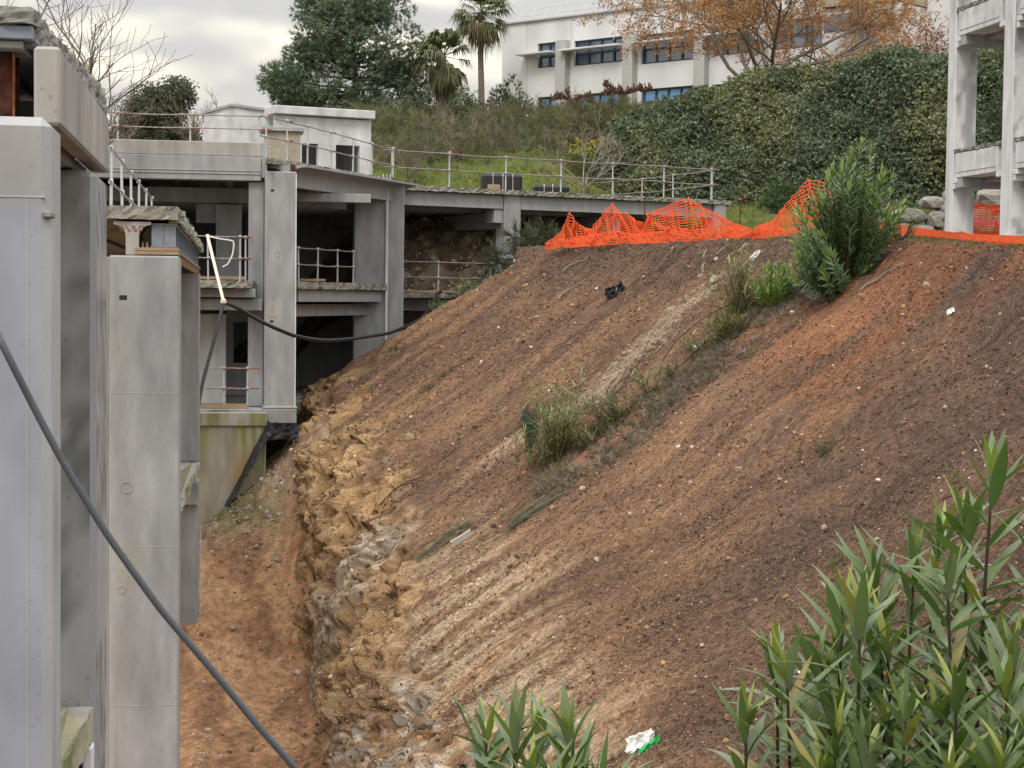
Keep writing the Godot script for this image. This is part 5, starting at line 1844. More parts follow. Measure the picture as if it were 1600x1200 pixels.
func whorl_plant(t: Node3D, stems: Array, shapes: Array, mats: Array, foot: Vector3) -> void:
	# oleander shoots: leaves in threes up the stem, upright and yellower at the tip
	for s in stems:
		var tip: Vector3 = s - Vector3(0, 0.085 if s.x > 1.0 else 0.065, 0)
		var base := Vector3(lerpf(foot.x, tip.x, 0.75) + R.randf_range(-0.05, 0.05), foot.y, foot.z + (tip.z - foot.z) * 0.7)
		var mid := base.lerp(tip, 0.5) + Vector3(R.randf_range(-0.09, 0.09), 0, R.randf_range(-0.06, 0.06))
		var g := Geo.new()
		g.col = Color(0.9, 0.75, 0.7)
		var path := PackedVector3Array()
		for k in 9:
			var u := k / 8.0
			path.push_back(base.lerp(mid, u).lerp(mid.lerp(tip, u), u))
		g.tube(path, 0.0075, 0.0028, 6)
		put(t, "stem", g, M.bark_dark)
		var along := 0.0
		var ring := R.randf_range(0, TAU)
		for w in 12:
			var q := tip.lerp(mid, clampf(along / tip.distance_to(mid), 0.0, 1.0))
			var axis := (tip - mid).normalized()
			for k in 3:
				var an := ring + TAU * k / 3.0 + R.randf_range(-0.25, 0.25)
				var open := lerpf(0.16, 0.82, clampf(w / 5.0, 0.0, 1.0)) + R.randf_range(-0.25, 0.4)
				var side := axis.cross(Vector3(cos(an), 0.13, sin(an))).normalized()
				var d := (axis * cos(open) + side * sin(open)).normalized()
				var face := (axis - d * axis.dot(d)).normalized()
				var B := Basis(d.cross(face).normalized(), d, face)
				var z := lerpf(0.55, 1.0, clampf(w / 3.0, 0.0, 1.0)) * R.randf_range(0.7, 1.2)
				B = Basis(axis, R.randf_range(-0.25, 0.25)) * B * Basis(Vector3.UP, R.randf_range(-0.5, 0.5))
				var o := MeshInstance3D.new()
				o.name = "leaf"
				o.mesh = shapes[R.randi_range(0, shapes.size() - 1)]
				o.material_override = mats[4] if w < 2 and R.randf() < 0.6 else mats[R.randi_range(0, 3) if R.randf() < 0.95 else 5]
				t.add_child(o, true)
				o.transform = Transform3D(B.scaled_local(Vector3.ONE * z), q + d * 0.004 - t.position)
			ring += PI / 3.0 + R.randf_range(-0.1, 0.1)
			along += lerpf(0.012, 0.045, clampf(w / 4.0, 0.0, 1.0))


func oleanders() -> void:
	R.seed = 301
	var shapes := []
	for k in 12:
		shapes.append(leaf_shape(R.randf_range(0.135, 0.175), R.randf_range(0.020, 0.027), R.randf_range(-0.55, 0.05), R.randf_range(0.10, 0.5)))
	var mats := []
	for c in [Color(0.12, 0.175, 0.06), Color(0.15, 0.205, 0.09), Color(0.18, 0.225, 0.135), Color(0.095, 0.15, 0.05), Color(0.23, 0.265, 0.06), Color(0.30, 0.25, 0.085)]:
		mats.append(leafy("oleander_leaf_%d" % mats.size(), lin(c.r, c.g, c.b), lin(0.30, 0.45, 0.10), 0.38, 0.55))
	var lots := [
		["near oleander with tall shoots at the right edge of the picture", Vector3(1.62, 8.2, -3.6), [Vector3(1.566, 9.71, -3.5), Vector3(1.56, 9.60, -3.62), Vector3(1.62, 9.62, -3.38), Vector3(1.44, 9.505, -3.42), Vector3(1.53, 9.38, -3.3), Vector3(1.475, 9.19, -3.2), Vector3(1.60, 9.36, -3.5), Vector3(1.50, 9.28, -3.55)]],
		["near oleander with shorter shoots left of the tall one", Vector3(1.25, 8.2, -3.7), [Vector3(1.285, 9.44, -3.5), Vector3(1.165, 9.285, -3.6), Vector3(1.275, 9.29, -3.7), Vector3(1.385, 9.34, -3.6), Vector3(1.112, 9.17, -3.72), Vector3(1.205, 9.20, -3.4), Vector3(1.33, 9.22, -3.45), Vector3(1.395, 9.25, -3.35)]],
		["low near oleander tips at the bottom middle of the picture", Vector3(0.62, 8.2, -3.6), [Vector3(0.526, 9.15, -3.6), Vector3(0.575, 9.17, -3.52), Vector3(0.63, 9.155, -3.6), Vector3(0.68, 9.175, -3.5), Vector3(0.585, 9.10, -3.4), Vector3(0.655, 9.09, -3.42), Vector3(0.745, 9.06, -3.5)]],
		["near oleander between the tall and the shorter right shoots", Vector3(1.4, 8.2, -3.9), [Vector3(1.34, 9.40, -3.75), Vector3(1.43, 9.46, -3.8), Vector3(1.52, 9.50, -3.8), Vector3(1.22, 9.27, -3.85), Vector3(1.60, 9.55, -3.85), Vector3(1.38, 9.28, -3.9), Vector3(1.50, 9.34, -3.95), Vector3(1.28, 9.20, -3.6)]],
		["near oleander filling the lower right corner of the picture", Vector3(1.45, 8.2, -3.2), [Vector3(1.31, 9.27, -3.3), Vector3(1.39, 9.31, -3.25), Vector3(1.47, 9.33, -3.2), Vector3(1.23, 9.19, -3.3), Vector3(1.42, 9.22, -3.1), Vector3(1.34, 9.20, -3.15), Vector3(1.16, 9.14, -3.35), Vector3(1.50, 9.26, -3.15)]]]
	for l in lots:
		var t := thing("oleander_bush", l[0], "oleander", l[1], "near oleander bushes")
		whorl_plant(t, l[2], shapes, mats, l[1])

	# the big oleander on the crest and the smaller one below it
	R.seed = 311
	var t := thing("oleander_bush", "full grown oleander on the crest in front of the orange net", "oleander", Vector3(12.6, 9.9, -35.7))
	shoots(t, Vector3(12.66, 10.0, -35.8), 0, Vector3.ONE, Color(0.125, 0.20, 0.095), 1.4, [[12.79, 13.13, 35.38], [12.52, 12.85, 35.17], [13.12, 13.00, 35.63], [12.15, 12.56, 35.25], [12.31, 12.66, 35.11], [12.15, 12.43, 35.64], [13.64, 12.70, 36.47], [13.80, 12.50, 36.28], [12.18, 12.28, 36.22], [13.40, 12.12, 35.36], [11.93, 12.06, 35.86], [11.66, 11.49, 35.44], [11.50, 11.66, 35.28], [11.42, 11.05, 35.17], [11.58, 10.70, 35.34], [12.16, 10.57, 36.48], [13.87, 11.70, 36.33], [13.75, 11.18, 36.29], [13.58, 10.80, 36.28], [12.92, 10.62, 35.31], [12.28, 11.79, 35.50], [12.83, 12.22, 36.00], [13.12, 11.84, 36.17], [12.73, 11.33, 36.37], [13.14, 11.20, 36.41], [12.01, 10.89, 35.14], [12.74, 10.62, 35.97], [13.16, 12.44, 36.07], [12.46, 12.21, 35.81], [13.10, 11.96, 35.28], [12.00, 11.60, 35.76], [11.93, 11.22, 35.14], [13.48, 11.43, 36.50], [12.04, 10.95, 36.38], [12.84, 11.62, 35.88]])
	t = thing("oleander_bush", "small bright green oleander sprouting below the crest oleander", "oleander", ground(11.5, 37.0) - Vector3(0, 0.05, 0))
	shoots(t, ground(11.5, 37.0) - Vector3(0, 0.05, 0), 26, Vector3(0.6, 1.05, 0.5), Color(0.19, 0.31, 0.07), 1.0)
	for s in [[14.1, 36.4, "dark green sprig poking through the orange net at the right"], [12.0, 36.6, "short leafy sprig between the two slope oleanders"]]:
		var q := ground(s[0], s[1])
		t = thing("oleander_sprig", s[2], "oleander", q)
		shoots(t, q - Vector3(0, 0.05, 0), 8, Vector3(0.4, 0.5, 0.3), Color(0.075, 0.13, 0.06), 0.7)


func shoots(t: Node3D, foot: Vector3, n: int, size: Vector3, c: Color, scale: float, ends := []) -> void:
	var g := Geo.new()
	var xf := []
	var cols := []
	for k in n + ends.size() * 4:
		var an := R.randf_range(0, TAU)
		var rr := sqrt(R.randf())
		var top := R.randf_range(0.25, 1.0) if rr > 0.55 else R.randf_range(0.55, 1.0)
		var tip := foot + Vector3(cos(an) * size.x * rr * (1.15 - 0.45 * top), size.y * top * (1.0 - 0.18 * rr), sin(an) * size.z * rr)
		if ends.size():
			var e: Array = ends[k % ends.size()]
			tip = Vector3(e[0], e[1], -e[2])
			if k >= ends.size():
				tip += Vector3(R.randf_range(-0.2, 0.2), R.randf_range(-0.6, -0.08), R.randf_range(-0.4, 0.4))
		var mid := foot.lerp(tip, 0.5) + Vector3(cos(an) * 0.06, -0.05, sin(an) * 0.10)
		var path := PackedVector3Array()
		for j in 6:
			var u := j / 5.0
			path.push_back(foot.lerp(mid, u).lerp(mid.lerp(tip, u), u))
		g.tube(path, 0.014 * scale, 0.005, 4, false)
		var len := minf(tip.distance_to(foot) * 0.75, 1.1 * scale)
		var rings := int(len / (0.062 * scale)) + 3
		var axis := (tip - mid).normalized()
		for w in rings:
			var q := tip - axis * len * pow(float(w) / rings, 0.9)
			for j in 4:
				var a2 := R.randf_range(0, TAU)
				var open := lerpf(0.22, 0.85, clampf(w / 4.0, 0.0, 1.0)) + R.randf_range(-0.15, 0.2)
				var side := axis.cross(Vector3(cos(a2), 0.13, sin(a2))).normalized()
				var d := (axis * cos(open) + side * sin(open)).normalized()
				var face := (axis - d * axis.dot(d)).normalized()
				xf.append(Transform3D(Basis(d.cross(face).normalized(), d, face).scaled_local(Vector3.ONE * R.randf_range(0.8, 1.2) * scale), q))
				var k0 := tint(c, 0.32)
				if w < 2: k0 = tint(c.lerp(Color(0.25, 0.33, 0.10), 0.7), 0.2)
				cols.append(k0)
	put(t, "stems", g, M.bark_red)
	many(t, "foliage", leaf_shape(0.17, 0.026, -0.12, 0.25, 3), M.leaf_oleander, xf, cols)


# ------------------------------------------------------------------ what lies on the soil
func slope_cover() -> void:
	R.seed = 401
	# gravel and crumbs of soil, far too many to count
	var shapes := []
	for s in 3:
		var g := Geo.new()
		g.stone(Vector3.ZERO, Vector3(1.0, 0.62, 0.85), 0.28, R, Basis(), 4, 5)
		shapes.append(g.mesh())
	var xf := [[], [], []]
	var cols := [[], [], []]
	var tones := [Color(0.50, 0.375, 0.255), Color(0.33, 0.20, 0.125), Color(0.20, 0.118, 0.08), Color(0.56, 0.48, 0.385), Color(0.40, 0.235, 0.12), Color(0.14, 0.085, 0.06)]
	var rows := int(bank_rows * 0.9)
	for k in 420000:
		var row := R.randi_range(int(bank_rows * 0.10), rows)
		var j := R.randi_range(6, bank_face + 285) if R.randf() < 0.8 else R.randi_range(6, bank_face + 120)
		var i0 := row * bank_cols + j
		var p := bank_p[i0].lerp(bank_p[i0 + 1], R.randf()).lerp(bank_p[i0 + bank_cols], R.randf_range(0.0, 0.9))
		var n := bank_n[i0]
		var patch := nf.get_noise_3d(p.x * 9.0, p.y * 9.0, p.z * 9.0)
		if patch < R.randf_range(-0.6, 0.2):
			continue
		var r := 0.0095 * pow(R.randf(), -0.34) * (0.25 + 0.018 * -p.z)
		r = minf(r, 0.07)
		var c: Color = tones[[0, 1, 1, 1, 4, 5, 3, 2, 4, 2][R.randi_range(0, 9)]]
		if k % 5 > 1 and j > bank_face:
			# crumbs of the soil they lie on
			c = soil_color(p.x, p.y, -p.z) * R.randf_range(0.42, 0.85)
			r = minf(r * R.randf_range(1.0, 1.7), 0.04)
		xf[k % 3].append(Transform3D(spin().scaled_local(Vector3.ONE * r), p + n * r * 0.25))
		cols[k % 3].append(tint(c, 0.3))
	for k in 26000:
		var d := R.randf_range(26.5, 47.0)
		var x := R.randf_range(-0.65, 1.95)
		var mound := smoothstep(43.0, 46.0, d)
		var edge := smoothstep(1.2, 1.8, x) + smoothstep(-0.2, -0.6, x)
		if R.randf() > 0.10 + 0.7 * maxf(mound, edge):
			continue
		var r := 0.009 * pow(R.randf(), -0.42) * (1.0 + 0.3 * mound)
		r = minf(r, 0.10)
		xf[k % 3].append(Transform3D(spin().scaled_local(Vector3.ONE * r), Vector3(x, floor_y(x, d) + 0.02 + 0.10 * nf.get_noise_2d(x * 14.0, d * 9.0), -d)))
		cols[k % 3].append(tint(tones[[0, 1, 4, 3][R.randi_range(0, 3)]].lerp(Color(0.45, 0.42, 0.36), mound * 0.5), 0.3))
	for k in 1600:
		var x := R.randf_range(5.0, 11.0)
		var d := R.randf_range(57.5, 62.0)
		var r := minf(0.03 * pow(R.randf(), -0.4), 0.22)
		xf[k % 3].append(Transform3D(spin().scaled_local(Vector3.ONE * r), Vector3(x, hill_y(x, d) + 0.05, -d)))
		cols[k % 3].append(tint(tones[[0, 1, 3, 3][R.randi_range(0, 3)]], 0.3))
	for s in 3:
		meta(many(self, ["gravel", "pebbles", "soil_crumbs"][s], shapes[s], M.pebble, xf[s], cols[s]), ["angular brown gravel strewn over the slope and trench", "tan pebbles strewn over the slope and trench", "small crumbs of soil strewn over the slope and trench"][s], "gravel")

	# roots and dry twigs torn out of the topsoil
	R.seed = 411
	var tw := []
	for s in 3:
		var g := Geo.new()
		var path := PackedVector3Array()
		var p := Vector3(-0.5, 0, 0)
		for k in 7:
			path.push_back(p)
			p += Vector3(0.165, R.randf_range(-0.05, 0.06), R.randf_range(-0.07, 0.07))
		g.tube(path, 0.012, 0.006, 4, false)
		for k in 3:
			var q := path[1 + k * 2]
			g.tube(PackedVector3Array([q, q + Vector3(0.12, R.randf_range(0.0, 0.1), R.randf_range(-0.12, 0.12)), q + Vector3(0.2, R.randf_range(0.0, 0.14), R.randf_range(-0.22, 0.22))]), 0.007, 0.004, 3, false)
		tw.append(g.mesh())
	var tx := [[], [], []]
	var tc := [[], [], []]
	for k in 26000:
		var row := R.randi_range(int(bank_rows * 0.12), int(bank_rows * 0.86))
		var j := R.randi_range(bank_face + 5, bank_face + 285)
		var p := bank_p[row * bank_cols + j]
		var top := smoothstep(1.6, 0.2, 11.35 - p.y)
		var weedy := smoothstep(0.55, 0.15, absf(-p.z - (37.0 - 0.12 * (p.x - 6.7)) - 0.3 * nf.get_noise_1d(p.x * 20.0))) * smoothstep(6.0, 6.6, p.x)
		var right := smoothstep(6.5, 8.5, p.x) * smoothstep(30.0, 26.0, -p.z)
		if R.randf() > 0.05 + 0.85 * maxf(top * 0.8, maxf(weedy, right * 0.4)):
			continue
		var B := Basis(bank_n[row * bank_cols + j].cross(ball()).normalized(), R.randf_range(-0.25, 0.25)) * Basis(Vector3.UP, R.randf_range(0, TAU))
		tx[k % 3].append(Transform3D(B.scaled_local(Vector3.ONE * R.randf_range(0.12, 0.42)), p + Vector3(0, 0.012, 0)))
		tc[k % 3].append(tint([Color(0.10, 0.075, 0.06), Color(0.21, 0.18, 0.145), Color(0.30, 0.22, 0.13), Color(0.055, 0.04, 0.035)][R.randi_range(0, 3)], 0.3))
	for s in 3:
		meta(many(self, ["dry_twigs", "torn_roots", "plant_litter"][s], tw[s], M.pebble, tx[s], tc[s]), ["dry twigs scattered over the slope", "torn dark roots hanging from the topsoil", "dead stalks lying about the slope"][s], "twigs")

	# the strip of grey, dried weeds under the cane
	xf = [[]]
	cols = [[]]
	for k in 6000:
		var u := R.randf()
		var x := lerpf(6.2, 13.0, u)
		var d := lerpf(35.9, 36.9, u) + R.randfn() * (0.28 + 0.25 * u) - 0.35 * sin(u * 7.0)
		if nf.get_noise_2d(x * 16.0, d * 16.0) < R.randf_range(-0.35, 0.25):
			continue
		var q := ground(x, d)
		xf[0].append(Transform3D(Basis.from_euler(Vector3(R.randf_range(-1.3, 1.3), R.randf_range(0, TAU), R.randf_range(-1.3, 1.3))).scaled_local(Vector3.ONE * R.randf_range(0.5, 1.2)), q + Vector3(0, R.randf_range(0.0, 0.06), 0)))
		cols[0].append(tint([Color(0.28, 0.24, 0.21), Color(0.17, 0.14, 0.125), Color(0.40, 0.35, 0.295), Color(0.20, 0.19, 0.12)][R.randi_range(0, 3)], 0.3))
	meta(many(self, "dead_weeds", tuft(8, 0.20, 0.007, 1.2, 63), M.dry_leaf, xf[0], cols[0]), "grey dried weeds matted in a strip across the slope", "weeds")

	# stones large enough to tell apart
	R.seed = 421
	var big := []
	for s in 6:
		var g := Geo.new()
		g.stone(Vector3.ZERO, Vector3(1.0, 0.6, 0.8), 0.24, R, Basis(), 6, 8)
		big.append(g.mesh())
	var mats := [mat("limestone", lin(0.46, 0.36, 0.25), 0.95, T.mottle, Vector3.ONE * 3, T.fine, Vector3.ONE * 6, 0.8), mat("limestone_pale", lin(0.56, 0.50, 0.41), 0.95, T.mottle, Vector3.ONE * 3, T.fine, Vector3.ONE * 6, 0.8), rock_mats[1]]
	var known := [[11.2, 40.6, 0.17, "large pale stone at the top of the light seam", 1], [5.35, 26.6, 0.12, "pale stone above the low oleander tips", 1], [11.55, 41.9, 0.10, "flat pale stone under the sagging orange net", 1], [4.5, 29.6, 0.09, "rounded tan stone among the ochre streaks low on the slope", 0], [13.4, 33.2, 0.11, "orange tan stone beside the crest oleander roots", 0], [8.6, 21.4, 0.075, "pale flake of stone in the dark soil above the near oleander", 1]]
	for s in known:
		var q := ground(s[0], s[1])
		var o := put(self, "stone", big[R.randi_range(0, 5)], mats[s[4]])
		meta(o, s[3], "stone", "loose stones on the slope")
		o.transform = Transform3D(spin().scaled_local(Vector3.ONE * s[2]), q + Vector3(0, s[2] * 0.2, 0))
	for k in 44:
		var row := R.randi_range(int(bank_rows * 0.14), int(bank_rows * 0.84))
		var j := R.randi_range(bank_face + 3, bank_face + 270)
		var p := bank_p[row * bank_cols + j]
		if p.y > 11.0:
			continue
		var r := R.randf_range(0.05, 0.10)
		var o := put(self, "stone", big[R.randi_range(0, 5)], mats[[0, 2, 2][R.randi_range(0, 2)]])
		meta(o, "small loose stone half sunk in the brown soil of the slope", "stone", "loose stones on the slope")
		o.transform = Transform3D(spin().scaled_local(Vector3.ONE * r), p + Vector3(0, r * 0.1, 0))

	# clumps of cane, reed and grass on the slope
	var cane := [[6.75, 36.9, 2.0, 60, Color(0.21, 0.26, 0.11), "big clump of green cane half way down the slope"], [11.0, 37.9, 1.7, 46, Color(0.22, 0.235, 0.12), "tall thin cane clump below the crest oleander"], [10.5, 37.1, 0.8, 44, Color(0.16, 0.185, 0.08), "low tangled cane on the grey weedy strip"], [8.05, 36.8, 0.85, 40, Color(0.135, 0.15, 0.075), "bent grey green cane right of the big clump"], [7.35, 36.4, 0.5, 20, Color(0.17, 0.19, 0.10), "short spilling grass between the two cane clumps"]]
	cane += [[9.9, 37.25, 0.6, 16, Color(0.19, 0.205, 0.10), "sprawling cane stalks left of the tall thin cane"], [9.35, 37.0, 0.5, 14, Color(0.20, 0.19, 0.11), "low dry cane in the middle of the weedy strip"], [8.75, 36.95, 0.6, 16, Color(0.16, 0.19, 0.09), "green cane shoots under the thin pipe"], [12.2, 36.8, 0.6, 16, Color(0.18, 0.22, 0.08), "bright cane shoots beside the small oleander"], [11.6, 37.6, 0.9, 18, Color(0.18, 0.20, 0.10), "upright cane stems left of the small oleander"], [7.7, 36.7, 0.45, 16, Color(0.20, 0.21, 0.11), "flattened cane leaves beside the big clump"]]
	for s in cane:
		reed(s[0], s[1], s[2], s[3], s[4], s[5])
	var bq := ground(6.35, 37.4)
	var bt := thing("broom_spike", "dark upright broom spike behind the big cane clump", "broom", bq)
	var bx := []
	var bc := []
	R.seed = 429
	for k in 26:
		bx.append(Transform3D(Basis.from_euler(Vector3(R.randf_range(-0.14, 0.14), R.randf_range(0, TAU), R.randf_range(-0.14, 0.14))).scaled_local(Vector3.ONE * R.randf_range(0.7, 1.2)), bq + Vector3(R.randfn() * 0.09, R.randf_range(0.0, 0.75), R.randfn() * 0.08)))
		bc.append(tint(Color(0.075, 0.10, 0.075), 0.35))
	many(bt, "stalks", tuft(12, 0.7, 0.009, 0.14, 65), M.needle, bx, bc)
	R.seed = 431
	for s in [[5.0, 45.6, "dark grass tuft in the upper left of the slope"], [5.5, 45.9, "paler grass tuft next to the dark one"], [4.6, 50.3, "thin grass at the left shoulder of the slope"], [9.3, 26.5, "sparse grass tuft in the lower right soil"], [10.4, 30.2, "flattened straw tuft right of the slope middle"], [6.5, 36.0, "bright yellow green grass below the big cane clump"]]:
		var q := ground(s[0], s[1])
		var t := thing("grass_tuft", s[2], "grass tuft", q, "grass tufts on the slope")
		var xf2 := []
		var cl2 := []
		for k in 14:
			var o := Vector3(R.randfn() * 0.14, 0.0, R.randfn() * 0.12)
			var g := ground(q.x + o.x, -(q.z + o.z))
			xf2.append(Transform3D(Basis(Vector3.UP, R.randf_range(0, TAU)).scaled_local(Vector3.ONE * R.randf_range(0.6, 1.2)), Vector3(q.x + o.x, g.y - 0.01, q.z + o.z)))
			cl2.append(tint(Color(0.115, 0.125, 0.055) if not s[2].begins_with("bright") else Color(0.22, 0.26, 0.05), 0.35))
		many(t, "blades", tuft(9, 0.26, 0.008, 0.9, 61), M.leaf, xf2, cl2)
	# bundles of cut broom laid on the soil
	for s in [[4.35, 35.9, -0.55, "bundle of cut green broom beside the white board"], [6.05, 34.9, -0.5, "second bundle of cut broom right of the white board"]]:
		var q := ground(s[0], s[1])
		var t := thing("cut_broom", s[3], "brushwood", q, "bundles of cut broom")
		var g := Geo.new()
		for k in 44:
			g.col = tint(Color(0.10, 0.12, 0.075) if k % 3 else Color(0.17, 0.15, 0.10), 0.4)
			var a := q + Vector3(-0.55 + R.randfn() * 0.05, 0.0, R.randfn() * 0.17)
			var b := q + Vector3(0.45 + R.randf_range(-0.3, 0.25), 0.0, R.randfn() * 0.11 - 0.1)
			a.y = ground(a.x, -a.z).y + R.randf_range(0.01, 0.09)
			b.y = ground(b.x, -b.z).y + R.randf_range(0.01, 0.08)
			g.tube(PackedVector3Array([a, a.lerp(b, 0.5) + Vector3(0, R.randf_range(0.0, 0.05), 0), b]), 0.004, 0.007, 3, false)
		put(t, "stalks", g, M.needle)


func reed(x: float, d: float, h: float, n: int, c: Color, label: String) -> void:
	R.seed = int(x * 100.0 + d)
	var q := ground(x, d)
	var t := thing("cane_clump", label, "cane", q, "cane clumps on the slope")
	var g := Geo.new()
	var xf := []
	var cols := []
	for k in n:
		var o := Vector3(R.randfn() * 0.13 * h, 0.0, R.randfn() * 0.12)
		var a := ground(q.x + o.x, -(q.z + o.z)) - Vector3(0, 0.04, 0)
		var L := h * R.randf_range(0.4, 1.0)
		var lean := Vector3(R.randfn() * (0.28 if h > 1.0 else 0.6) - (0.0 if h > 1.0 else 0.25), 1.0, R.randfn() * 0.25).normalized()
		var path := PackedVector3Array()
		for j in 5:
			var u := j / 4.0
			path.push_back(a + lean * L * u + Vector3(lean.x, -0.25, lean.z) * L * 0.22 * u * u)
		g.col = tint(Color(0.24, 0.23, 0.12), 0.35)
		g.tube(path, 0.009, 0.004, 4, false)
		for j in int(7 * L + 3):
			var u := R.randf_range(0.15, 1.0)
			var p := path[0].lerp(path[4], u)
			var an := R.randf_range(0, TAU)
			var dd := Vector3(cos(an), R.randf_range(0.4, 1.6), sin(an)).normalized()
			var face := (Vector3.UP - dd * dd.y).normalized()
			xf.append(Transform3D(Basis(dd.cross(face).normalized(), dd, face).scaled_local(Vector3(1, R.randf_range(0.8, 1.5), 1)), p))
			cols.append(tint(c, 0.4) if R.randf() < 0.8 else tint(Color(0.34, 0.29, 0.15), 0.3))
	put(t, "stalks", g, M.leaf)
	many(t, "foliage", leaf_shape(0.32, 0.024, -0.55, 0.2, 4), M.leaf, xf, cols)


# ------------------------------------------------------------------ orange plastic netting
func net(label: String, top: Array, foot: Array, rows: int, per_m: float, fold := 0.24, thick := 0.0125) -> Node3D:
	# strands follow two guide lines; every strand is a thin ribbon with its own sag
	var t := thing("safety_net", label, "safety net", foot[0], "orange safety netting")
	var a := spline(top)
	var b := spline(foot)
	var cols := int(a[-1].distance_to(a[0]) * per_m) + 20
	var p := []
	for k in cols + 1:
		var u := float(k) / cols
		var pa := at_line(a, u)
		var pb := at_line(b, u)
		var line := []
		for r in rows + 1:
			var v := float(r) / rows
			var q := pa.lerp(pb, v)
			var w := sin(v * PI)
			q += Vector3(0.3, 0, 1.0) * fold * (na.get_noise_2d(u * 130.0, v * 14.0 + top[0].x * 9.0) * (0.4 + w) + 0.3 * na.get_noise_2d(u * 330.0, v * 26.0))
			q.y += 0.10 * na.get_noise_2d(u * 150.0, v * 18.0 + 40.0) * w
			line.append(q)
		p.append(line)
	var g := Geo.new()
	for k in cols:
		for r in rows + 1:
			ribbon(g, p[k][r], p[k + 1][r], Vector3(0, thick * 1.15, 0))
	put(t, "long_strands", g, M.net_orange, "stuff")
	g = Geo.new()
	for k in range(0, cols + 1, 3):
		for r in rows:
			ribbon(g, p[k][r], p[k][r + 1], Vector3(thick * 0.6, 0, 0))
	put(t, "cross_strands", g, M.net_orange, "stuff")
	return t


func ribbon(g: Geo, a: Vector3, b: Vector3, w: Vector3) -> void:
	var tone := R.randf_range(0.85, 1.15)
	g.col = Color(tone, tone, tone)
	var z := Vector3(0.0, 0.0, 0.004)
	g.quad(a - w, a + w, b + w, b - w, Vector3(-0.2, 0.1, 1))
	g.quad(a - w - z, b - w - z, b + w - z, a + w - z, Vector3(0.2, -0.1, -1))


func spline(a: Array) -> PackedVector3Array:
	var o := PackedVector3Array()
	for k in a.size() - 1:
		var p0: Vector3 = a[maxi(k - 1, 0)]
		var p1: Vector3 = a[k]
		var p2: Vector3 = a[k + 1]
		var p3: Vector3 = a[mini(k + 2, a.size() - 1)]
		for j in 12:
			var t := j / 12.0
			o.push_back(p1.cubic_interpolate(p2, p0.lerp(p1, 0.5), p3.lerp(p2, 0.5), t))
	o.push_back(a[-1])
	return o


func at_line(a: PackedVector3Array, u: float) -> Vector3:
	var f := u * (a.size() - 1)
	var k := clampi(int(f), 0, a.size() - 2)
	return a[k].lerp(a[k + 1], f - k)


